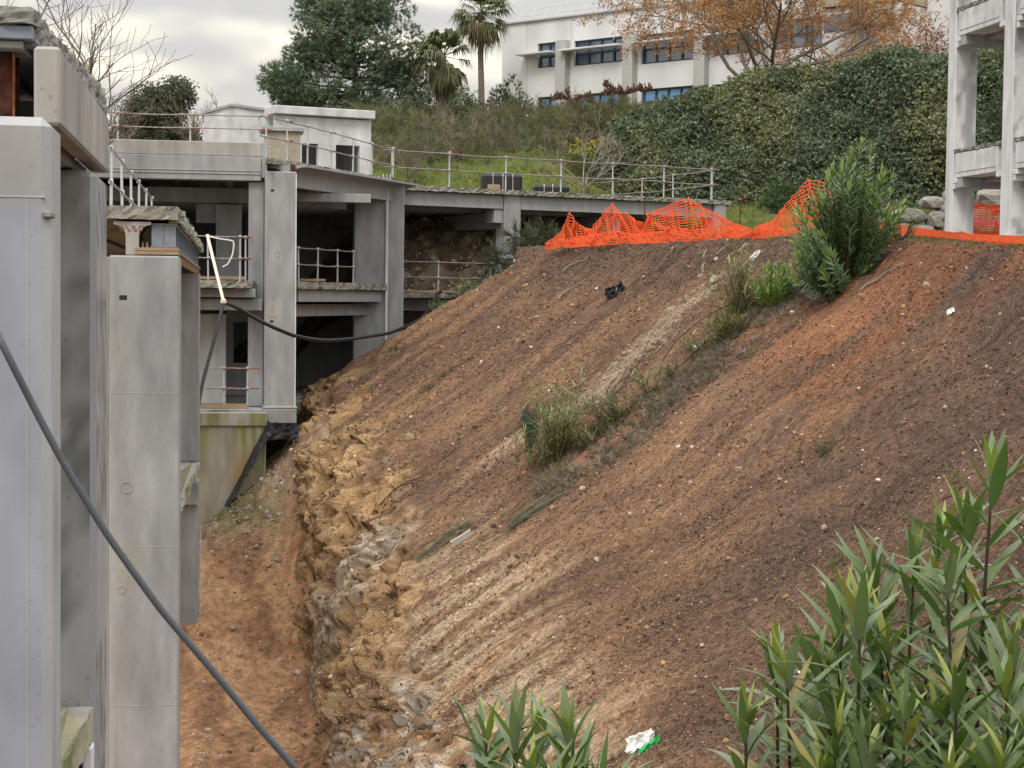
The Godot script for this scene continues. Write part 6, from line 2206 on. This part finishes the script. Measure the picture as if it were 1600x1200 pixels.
func nets() -> void:
	R.seed = 501
	var V := func(a: Array) -> Array:
		var o := []
		for p in a:
			o.append(Vector3(p[0], p[1], -p[2]))
		return o
	net("low end of the orange net with a small peak at the left", V.call([[8.85, 11.45, 50.2], [9.2, 11.75, 49.7], [9.42, 12.28, 49.5], [9.65, 12.0, 49.4], [9.97, 11.80, 49.0]]), V.call([[8.9, 11.28, 50.0], [9.2, 11.35, 49.6], [9.45, 11.36, 49.3], [9.7, 11.36, 49.1], [10.0, 11.4, 48.7]]), 13, 16.0)
	net("orange net hanging from a peaked stake in the middle of the crest", V.call([[9.80, 11.62, 49.3], [10.1, 12.1, 48.8], [10.4, 12.5, 48.5], [10.75, 12.2, 48.1], [11.2, 11.95, 47.5]]), V.call([[9.6, 11.36, 49.2], [10.0, 11.4, 48.6], [10.45, 11.42, 48.1], [10.9, 11.42, 47.6], [11.25, 11.42, 47.2]]), 15, 18.0, 0.30)
	net("wide sagging orange net between the stakes", V.call([[11.15, 12.24, 47.5], [11.5, 12.36, 46.8], [11.92, 12.58, 46.0], [12.2, 12.25, 45.2], [12.6, 11.88, 44.2], [12.95, 11.66, 43.3]]), V.call([[11.15, 11.44, 47.2], [11.6, 11.44, 46.3], [12.0, 11.45, 45.4], [12.4, 11.46, 44.6], [12.7, 11.48, 43.9], [13.0, 11.5, 43.2]]), 16, 18.0, 0.30)
	net("steep orange net swept up to its highest peak beside the oleander", V.call([[12.95, 11.72, 43.3], [13.25, 11.95, 42.6], [13.5, 12.45, 42.0], [13.7, 12.82, 41.5], [13.92, 12.72, 41.0], [14.0, 12.1, 40.2]]), V.call([[12.95, 11.5, 43.3], [13.3, 11.52, 42.4], [13.6, 11.6, 41.7], [13.8, 11.7, 41.2], [14.05, 11.6, 40.5], [14.1, 11.5, 39.9]]), 15, 20.0, 0.26)
	net("collapsed orange net lying in a long rope across the plateau edge", V.call([[14.0, 12.0, 40.2], [14.1, 11.85, 39.2], [14.4, 11.68, 38.0], [14.72, 11.5, 36.6], [15.0, 11.36, 35.2], [15.45, 11.26, 33.4], [16.0, 11.15, 31.6]]), V.call([[14.0, 11.5, 40.1], [14.15, 11.48, 39.1], [14.42, 11.44, 37.9], [14.72, 11.36, 36.5], [15.0, 11.25, 35.1], [15.45, 11.12, 33.3], [16.0, 11.0, 31.5]]), 13, 14.0, 0.10, 0.013)
	# slack folds of net lying along the foot
	net("crumpled fold of orange net lying at the foot of the middle peaks", V.call([[9.1, 11.55, 49.4], [9.7, 11.62, 48.7], [10.3, 11.75, 47.9], [10.9, 11.66, 47.2], [11.5, 11.72, 46.2]]), V.call([[9.2, 11.32, 49.0], [9.8, 11.36, 48.2], [10.4, 11.40, 47.4], [11.0, 11.40, 46.7], [11.6, 11.42, 45.7]]), 8, 16.0, 0.35)
	net("crumpled fold of orange net lying below the wide sagging bay", V.call([[11.4, 11.85, 46.2], [11.9, 11.72, 45.2], [12.4, 11.78, 44.2], [12.9, 11.66, 43.1], [13.3, 11.70, 42.2]]), V.call([[11.5, 11.42, 45.8], [12.0, 11.42, 44.8], [12.5, 11.44, 43.8], [13.0, 11.46, 42.7], [13.4, 11.5, 41.9]]), 8, 16.0, 0.35)
	# stakes
	for s in [[9.42, 49.55, 12.32, "thin rusty stake at the left end of the orange net"], [10.42, 48.55, 12.55, "rusty stake under the middle net peak"], [11.12, 47.6, 12.95, "tall thin rusty stake between two net bays"], [11.93, 46.05, 12.62, "rusty stake under the wide net peak"], [12.75, 44.0, 12.5, "leaning thin stake behind the sagging net"], [13.7, 41.55, 12.86, "rusty stake under the highest net peak"]]:
		var g := Geo.new()
		g.tube(PackedVector3Array([Vector3(s[0], 10.9, -s[1]), Vector3(s[0] + 0.02, s[2], -s[1])]), 0.014, 0.014, 6)
		var t := thing("net_stake", s[3], "stake", Vector3(s[0], 11.0, -s[1]), "stakes holding the net")
		put(t, "rod", g, M.rust)
		g = Geo.new()
		g.box(Vector3(s[0] + 0.02, s[2] - 0.02, -s[1]), Vector3(0.05, 0.05, 0.05), 0.01)
		put(t, "stake_cap", g, M.net_orange)
	# taut panel in the bay of the pale frame
	var t := thing("orange_barrier", "taut rectangular orange net panel inside the pale concrete frame", "safety net", Vector3(18.1, 11.42, -41.2))
	for k in 21:
		var g := Geo.new()
		g.box(Vector3(18.2, 11.46 + k * 0.042, -41.2), Vector3(1.75, 0.028, 0.003), 0.0)
		put(t, "strand", g, M.net_orange)
	for k in 12:
		var g := Geo.new()
		g.box(Vector3(17.36 + k * 0.15, 11.88, -41.215), Vector3(0.012, 0.86, 0.008), 0.002)
		put(t, "cross_strand", g, M.net_orange)


# ------------------------------------------------------------------ cables, litter, loose objects
func sheet(t: Node3D, called: String, at: Vector3, u: Vector3, v: Vector3, nu: int, nv: int, rumple: float, m: Material, sd: float) -> void:
	# a crumpled film with two faces
	var g := Geo.new()
	var n := u.cross(v).normalized()
	var p := []
	for a in nu + 1:
		for b in nv + 1:
			var s := float(a) / nu - 0.5
			var w := float(b) / nv - 0.5
			var k := nf.get_noise_3d(a * 9.0 + sd, b * 9.0, sd)
			var e := 1.0 + 0.5 * nf.get_noise_2d(sd + atan2(w, s) * 18.0, 3.0)
			p.append(at + (u * s + v * w) * e + n * (k * rumple * 2.4 + rumple * 0.6))
	for a in nu:
		for b in nv:
			var q: int = a * (nv + 1) + b
			var nn := n
			g.tri(p[q], p[q + 1], p[q + nv + 2], nn)
			g.tri(p[q], p[q + nv + 2], p[q + nv + 1], nn)
			var o := -n * 0.004
			g.tri(p[q] + o, p[q + 1] + o, p[q + nv + 2] + o, -nn)
			g.tri(p[q] + o, p[q + nv + 2] + o, p[q + nv + 1] + o, -nn)
	put(t, called, g, m)


func cable(called: String, label: String, pts: Array, r: float, m: Material, cat := "cable") -> Node3D:
	var t := thing(called, label, cat, pts[0])
	var g := Geo.new()
	g.tube(spline(pts), r, r, 9)
	put(t, "sheath", g, m)
	return t


func litter() -> void:
	R.seed = 601
	# the thick grey hose slung across the foreground
	var pts := []
	for p in [[-1.06, 10.36, 6.62], [-0.90, 10.12, 6.3], [-0.731, 9.835, 6.0], [-0.631, 9.628, 6.0], [-0.529, 9.429, 6.0], [-0.386, 9.189, 6.0], [-0.22, 8.949, 6.0], [-0.052, 8.743, 6.0], [0.097, 8.555, 6.0], [0.226, 8.399, 6.0], [0.40, 8.12, 6.05], [0.62, 7.6, 6.2], [0.85, 7.02, 6.35], [1.2, 6.95, 6.4]]:
		pts.append(Vector3(p[0], p[1], -p[2]))
	pts.push_front(Vector3(-1.2, 10.5, -6.76))
	cable("grey_hose", "thick grey hose slung diagonally across the near left columns", pts, 0.0123, M.hose, "hose")
	# black cable from the strap across to the slope
	pts = []
	for p in [[-0.12, 9.74, 45.0], [0.25, 9.58, 45.1], [0.683, 9.321, 45.3], [1.13, 9.10, 45.5], [1.59, 8.906, 46.2], [2.08, 8.79, 46.8], [2.56, 8.73, 47.5], [3.05, 8.73, 48.5], [3.546, 8.755, 49.5], [4.08, 8.80, 50.6], [4.635, 8.855, 51.8], [5.35, 9.06, 53.4], [5.8, 9.25, 54.3]]:
		pts.append(Vector3(p[0], p[1], -p[2]))
	var q := Vector3(6.2, 9.6, -55.3)
	pts.append(q)
	pts.append(Vector3(6.5, 10.04, -55.9))
	pts.append(Vector3(7.2, 10.08, -56.8))
	cable("black_cable", "heavy black cable sagging from the strap to the slope", pts, 0.05, M.hose_black)
	cable("black_cable", "black cable dropping from the strap to the ground floor", [Vector3(-0.12, 9.72, -45.0), Vector3(-0.24, 9.2, -44.9), Vector3(-0.42, 8.5, -44.7), Vector3(-0.58, 7.9, -44.5), Vector3(-0.70, 7.3, -44.3), Vector3(-0.9, 5.6, -44.0), Vector3(-1.1, 3.2, -43.9)], 0.045, M.hose)
	# webbing strap holding the cable
	var t := thing("lifting_strap", "pale webbing strap tied to the railing and holding the black cable", "strap", Vector3(-0.55, 11.4, -46.9))
	var g := Geo.new()
	g.box(Vector3(-0.335, 10.60, -46.05), Vector3(0.075, 2.56, 0.012), 0.003, Basis(Quaternion(Vector3.UP, Vector3(-0.43, 1.72, -1.86).normalized())))
	put(t, "webbing", g, M.strap)
	g = Geo.new()
	g.stone(Vector3(-0.12, 9.75, -45.0), Vector3(0.09, 0.08, 0.09), 0.2, R)
	put(t, "knot", g, M.strap)
	g = Geo.new()
	g.tube(spline([Vector3(-0.5, 11.40, -47.0), Vector3(-0.2, 11.34, -46.95), Vector3(0.12, 11.28, -46.98), Vector3(0.1, 10.95, -46.97), Vector3(-0.02, 10.7, -46.95), Vector3(-0.15, 10.62, -46.95)]), 0.022, 0.022, 5)
	put(t, "loose_tail", g, M.paper_white)

	# black drainage membrane along the retaining wall
	t = thing("black_membrane", "black waterproof membrane slanting along the foot of the stained wall", "membrane", Vector3(0.4, 4.6, -46.8))
	g = Geo.new()
	var m := []
	for k in 26:
		var u := k / 25.0
		var a := Vector3(lerpf(-0.52, 1.02, u), lerpf(3.55, 6.62, u) + 0.05 * na.get_noise_1d(k * 30.0), -46.96 + 0.03 * na.get_noise_1d(k * 50.0))
		var b := Vector3(lerpf(-0.44, 1.2, pow(u, 1.1)), lerpf(3.48, 6.46, u) + 0.1 * na.get_noise_1d(k * 37.0 + 9.0), -46.62 + 0.06 * na.get_noise_1d(k * 44.0))
		m.append([a, a.lerp(b, 0.5) + Vector3(0, 0.10 * na.get_noise_1d(k * 61.0), 0.08), b])
	for k in 25:
		for j in 2:
			g.quad(m[k][j], m[k + 1][j], m[k + 1][j + 1], m[k][j + 1], Vector3(0.3, 0.4, 1.0))
			var o := Vector3(0.0, -0.006, -0.006)
			g.quad(m[k][j] + o, m[k + 1][j] + o, m[k + 1][j + 1] + o, m[k][j + 1] + o, Vector3(-0.3, -0.4, -1.0))
	put(t, "film", g, M.membrane)
	sheet(t, "film_end", Vector3(1.42, 6.35, -47.0), Vector3(0.85, 0.0, 0.12), Vector3(0.05, 0.42, -0.2), 8, 6, 0.07, M.membrane, 8.0)

	# litter on the slope
	q = ground(9.56, 44.05)
	t = thing("plastic_bag", "crumpled black plastic bag on the upper slope", "plastic bag", q, "litter on the slope")
	sheet(t, "film", q + Vector3(0, 0.05, 0.02), Vector3(0.42, 0.34, 0.0), Vector3(-0.10, 0.20, -0.14), 9, 7, 0.07, M.plastic_black, 2.0)
	sheet(t, "film", q + Vector3(-0.1, 0.04, 0.1), Vector3(0.26, 0.12, 0.12), Vector3(-0.05, 0.22, -0.1), 6, 5, 0.06, M.plastic_black, 5.0)
	q = ground(6.0, 25.35)
	t = thing("plastic_bag", "white and green plastic bag low on the slope near the oleanders", "plastic bag", q, "litter on the slope")
	sheet(t, "white_film", q + Vector3(0.02, 0.09, -0.03), Vector3(0.42, 0.18, 0.0), Vector3(-0.04, 0.18, -0.14), 10, 7, 0.05, M.paper_white, 11.0)
	sheet(t, "green_film", q + Vector3(0.09, 0.03, 0.14), Vector3(0.36, 0.27, 0.0), Vector3(0.02, 0.16, -0.06), 8, 5, 0.04, M.plastic_green, 14.0)
	q = ground(12.15, 40.4)
	t = thing("white_rag", "white rag lying on the crest below the net", "rag", q, "litter on the slope")
	sheet(t, "cloth", q + Vector3(0, 0.06, 0.0), Vector3(0.24, 0.20, 0.0), Vector3(-0.06, 0.07, -0.07), 8, 5, 0.04, M.paper_white, 21.0)
	q = ground(4.62, 35.6)
	t = thing("white_board", "broken piece of white board lying on the slope", "board", q, "litter on the slope")
	g = Geo.new()
	var B := Basis(Vector3(1.0, 0.62, 0.0).normalized(), Vector3(-0.5, 0.75, 0.45).normalized(), Vector3(0.28, -0.45, 0.85).normalized()).orthonormalized()
	g.prism(PackedVector2Array([Vector2(-0.25, -0.08), Vector2(0.24, -0.06), Vector2(0.26, 0.07), Vector2(0.05, 0.06), Vector2(-0.22, 0.075), Vector2(-0.19, 0.0)]), q + Vector3(0, 0.09, 0.05), B.x, B.y, B.z * 0.018)
	put(t, "panel", g, M.paper_white)
	for s in [[13.2, 31.6, "grey paper scrap below the right crest"], [10.05, 37.7, "pale blue scrap beside the cane strip"], [8.2, 24.6, "white scrap of plastic in the lower right soil"]]:
		q = ground(s[0], s[1])
		t = thing("paper_scrap", s[2], "scrap", q, "litter on the slope")
		sheet(t, "film", q + Vector3(0, 0.035, 0.02), Vector3(0.15, 0.09, 0.0), Vector3(-0.03, 0.08, -0.05), 5, 4, 0.025, M.paper_white, s[0])
	# thin black pipes among the cane
	for s in [["thin black pipe arching out of the cane strip", [[11.0, 37.9, 0.35], [10.2, 37.7, 0.55], [9.6, 37.6, 0.55], [9.25, 37.5, 0.35], [9.1, 37.3, 0.02]]], ["second thin pipe along the cane strip", [[10.9, 37.6, 0.1], [10.0, 37.3, 0.22], [9.2, 37.1, 0.05], [8.4, 36.9, 0.04], [7.6, 36.8, 0.02]]], ["pale looped wire above the bent cane", [[8.3, 37.6, 0.02], [8.15, 37.8, 0.12], [8.5, 38.0, 0.16], [8.8, 38.2, 0.03]]]]:
		pts = []
		for p in s[1]:
			pts.append(ground(p[0], p[1]) + Vector3(0, p[2], 0))
		cable("thin_pipe", s[0], pts, 0.013, M.hose_black, "pipe")
	# roots
	R.seed = 611
	for s in [[3.6, 40.0, 1.5, "long bare root trailing down the left of the slope"], [9.35, 48.0, 0.8, "curled root under the left end of the net"], [8.9, 46.2, 0.7, "pale root below the middle net bay"], [13.0, 34.6, 0.8, "bare branch at the foot of the crest oleander"]]:
		pts = []
		for k in 6:
			var u := k / 5.0
			pts.append(ground(s[0] + s[2] * (u - 0.5), s[1] + 0.35 * sin(u * 4.0) * s[2] * 0.5) + Vector3(0, 0.05 + 0.06 * R.randf(), 0))
		t = thing("root", s[3], "root", pts[0], "bare roots on the slope")
		g = Geo.new()
		g.tube(spline(pts), 0.022, 0.010, 6)
		put(t, "stem", g, M.bark_pale if s[0] > 8.5 else M.bark_dark)

	# black wrapped bales on the deck
	for s in [[8.15, 57.9, 1.3, 0.58, "large black wrapped bale with pale straps on the deck"], [10.0, 58.6, 1.15, 0.30, "low black wrapped bale right of the large one"], [4.55, 54.9, 0.42, 0.26, "small black bundle at the corner post of the deck"]]:
		t = thing("wrapped_bale", s[4], "bale", Vector3(s[0], 13.35, -s[1]), "black bales on the deck")
		g = Geo.new()
		g.box(Vector3(s[0] + s[2] * 0.5, 13.35 + s[3] * 0.5, -s[1] - 0.3), Vector3(s[2], s[3], 0.7), 0.09)
		put(t, "wrapping", g, M.plastic_black)
		for k in 3:
			g = Geo.new()
			var x: float = s[0] + s[2] * (0.25 + 0.25 * k)
			g.box(Vector3(x, 13.35 + s[3] * 0.5, -s[1] - 0.3), Vector3(0.03, s[3] + 0.012, 0.712), 0.09)
			put(t, "strap", g, M.strap)
		if s[3] > 0.5:
			g = Geo.new()
			g.box(Vector3(s[0] + 0.35, 13.46, -s[1] + 0.09), Vector3(0.42, 0.2, 0.05), 0.02)
			put(t, "cardboard", g, M.timber)

	# dry-laid boulders left of the pale frame
	R.seed = 621
	t = thing("boulder_wall", "low dry wall of grey boulders left of the pale frame", "wall", Vector3(20, 11.5, -50))
	for s in [[19.35, 12.0, 0.55, 0.26], [20.0, 11.95, 0.40, 0.24], [19.6, 12.42, 0.62, 0.24], [20.35, 12.35, 0.30, 0.28], [20.25, 12.82, 0.42, 0.20], [20.75, 12.6, 0.4, 0.3], [20.8, 12.05, 0.45, 0.3], [21.0, 13.05, 0.45, 0.25], [18.85, 11.75, 0.35, 0.18], [21.7, 12.3, 0.6, 0.4], [22.3, 13.0, 0.8, 0.3], [21.4, 11.8, 0.4, 0.25], [22.6, 12.3, 0.6, 0.4]]:
		g = Geo.new()
		g.stone(Vector3(s[0], s[1], -50.0 + R.randf_range(-0.1, 0.1)), Vector3(s[2], s[3] * 1.15, 0.4), 0.16, R, Basis(), 7, 9)
		put(t, "boulder", g, M.rock_wall)
	# green fence posts on the hill
	for s in [[11.0, 66.5, 2.1, "green fence post standing behind the large black bale"], [7.8, 64.0, 1.2, "short green fence post left of the bales"]]:
		t = thing("fence_post", s[3], "post", Vector3(s[0], hill_y(s[0], s[1]), -s[1]), "green fence posts")
		g = Geo.new()
		var y := hill_y(s[0], s[1])
		g.tube(PackedVector3Array([Vector3(s[0], y - 0.3, -s[1]), Vector3(s[0], y + s[2], -s[1])]), 0.028, 0.028, 7)
		g.col = Color(1, 1, 1)
		put(t, "tube", g, mat("post_green%d" % int(s[0]), lin(0.03, 0.10, 0.06), 0.5))
		g = Geo.new()
		g.box(Vector3(s[0], y + s[2], -s[1]), Vector3(0.07, 0.04, 0.07), 0.01)
		put(t, "cap", g, M.galvanised)
	parked_car()


func parked_car() -> void:
	# a white car, mostly hidden by the hedge below the office
	var at := Vector3(19.3, 17.35, -86.0)
	var t := thing("parked_car", "white parked car half hidden behind the ivy top", "car", at)
	var B := Basis(Vector3.UP, 0.5)
	var g := Geo.new()
	var prof := PackedVector2Array([Vector2(-2.0, 0.3), Vector2(-2.05, 0.65), Vector2(-1.9, 0.85), Vector2(-1.0, 0.95), Vector2(-0.45, 1.42), Vector2(0.9, 1.46), Vector2(1.6, 0.98), Vector2(2.0, 0.9), Vector2(2.08, 0.5), Vector2(2.0, 0.3)])
	g.prism(prof, at + B * Vector3(0, 0, 0.82), B.x, Vector3.UP, B * Vector3(0, 0, -1.64))
	put(t, "body", g, M.car_paint)
	for z in [0.825, -0.825]:
		g = Geo.new()
		g.prism(PackedVector2Array([Vector2(-0.85, 0.98), Vector2(-0.40, 1.36), Vector2(0.85, 1.39), Vector2(1.35, 1.0)]), at + B * Vector3(0, 0, z), B.x, Vector3.UP, B * Vector3(0, 0, 0.006 * signf(z)))
		put(t, "side_window", g, M.window_glass)
	for x in [-1.3, 1.3]:
		for z in [0.72, -0.72]:
			g = Geo.new()
			g.tube(PackedVector3Array([at + B * Vector3(x, 0.31, z - 0.1), at + B * Vector3(x, 0.31, z + 0.1)]), 0.31, 0.31, 16)
			var wh := put(t, "wheel", g, M.hose_black)
			g = Geo.new()
			g.tube(PackedVector3Array([at + B * Vector3(x, 0.31, z - 0.11), at + B * Vector3(x, 0.31, z + 0.11)]), 0.18, 0.18, 12)
			put(wh, "rim", g, M.galvanised)
	for z in [0.62, -0.62]:
		g = Geo.new()
		g.box(at + B * Vector3(2.04, 0.78, z), Vector3(0.08, 0.2, 0.32), 0.02, B)
		put(t, "tail_light", g, M.car_red)
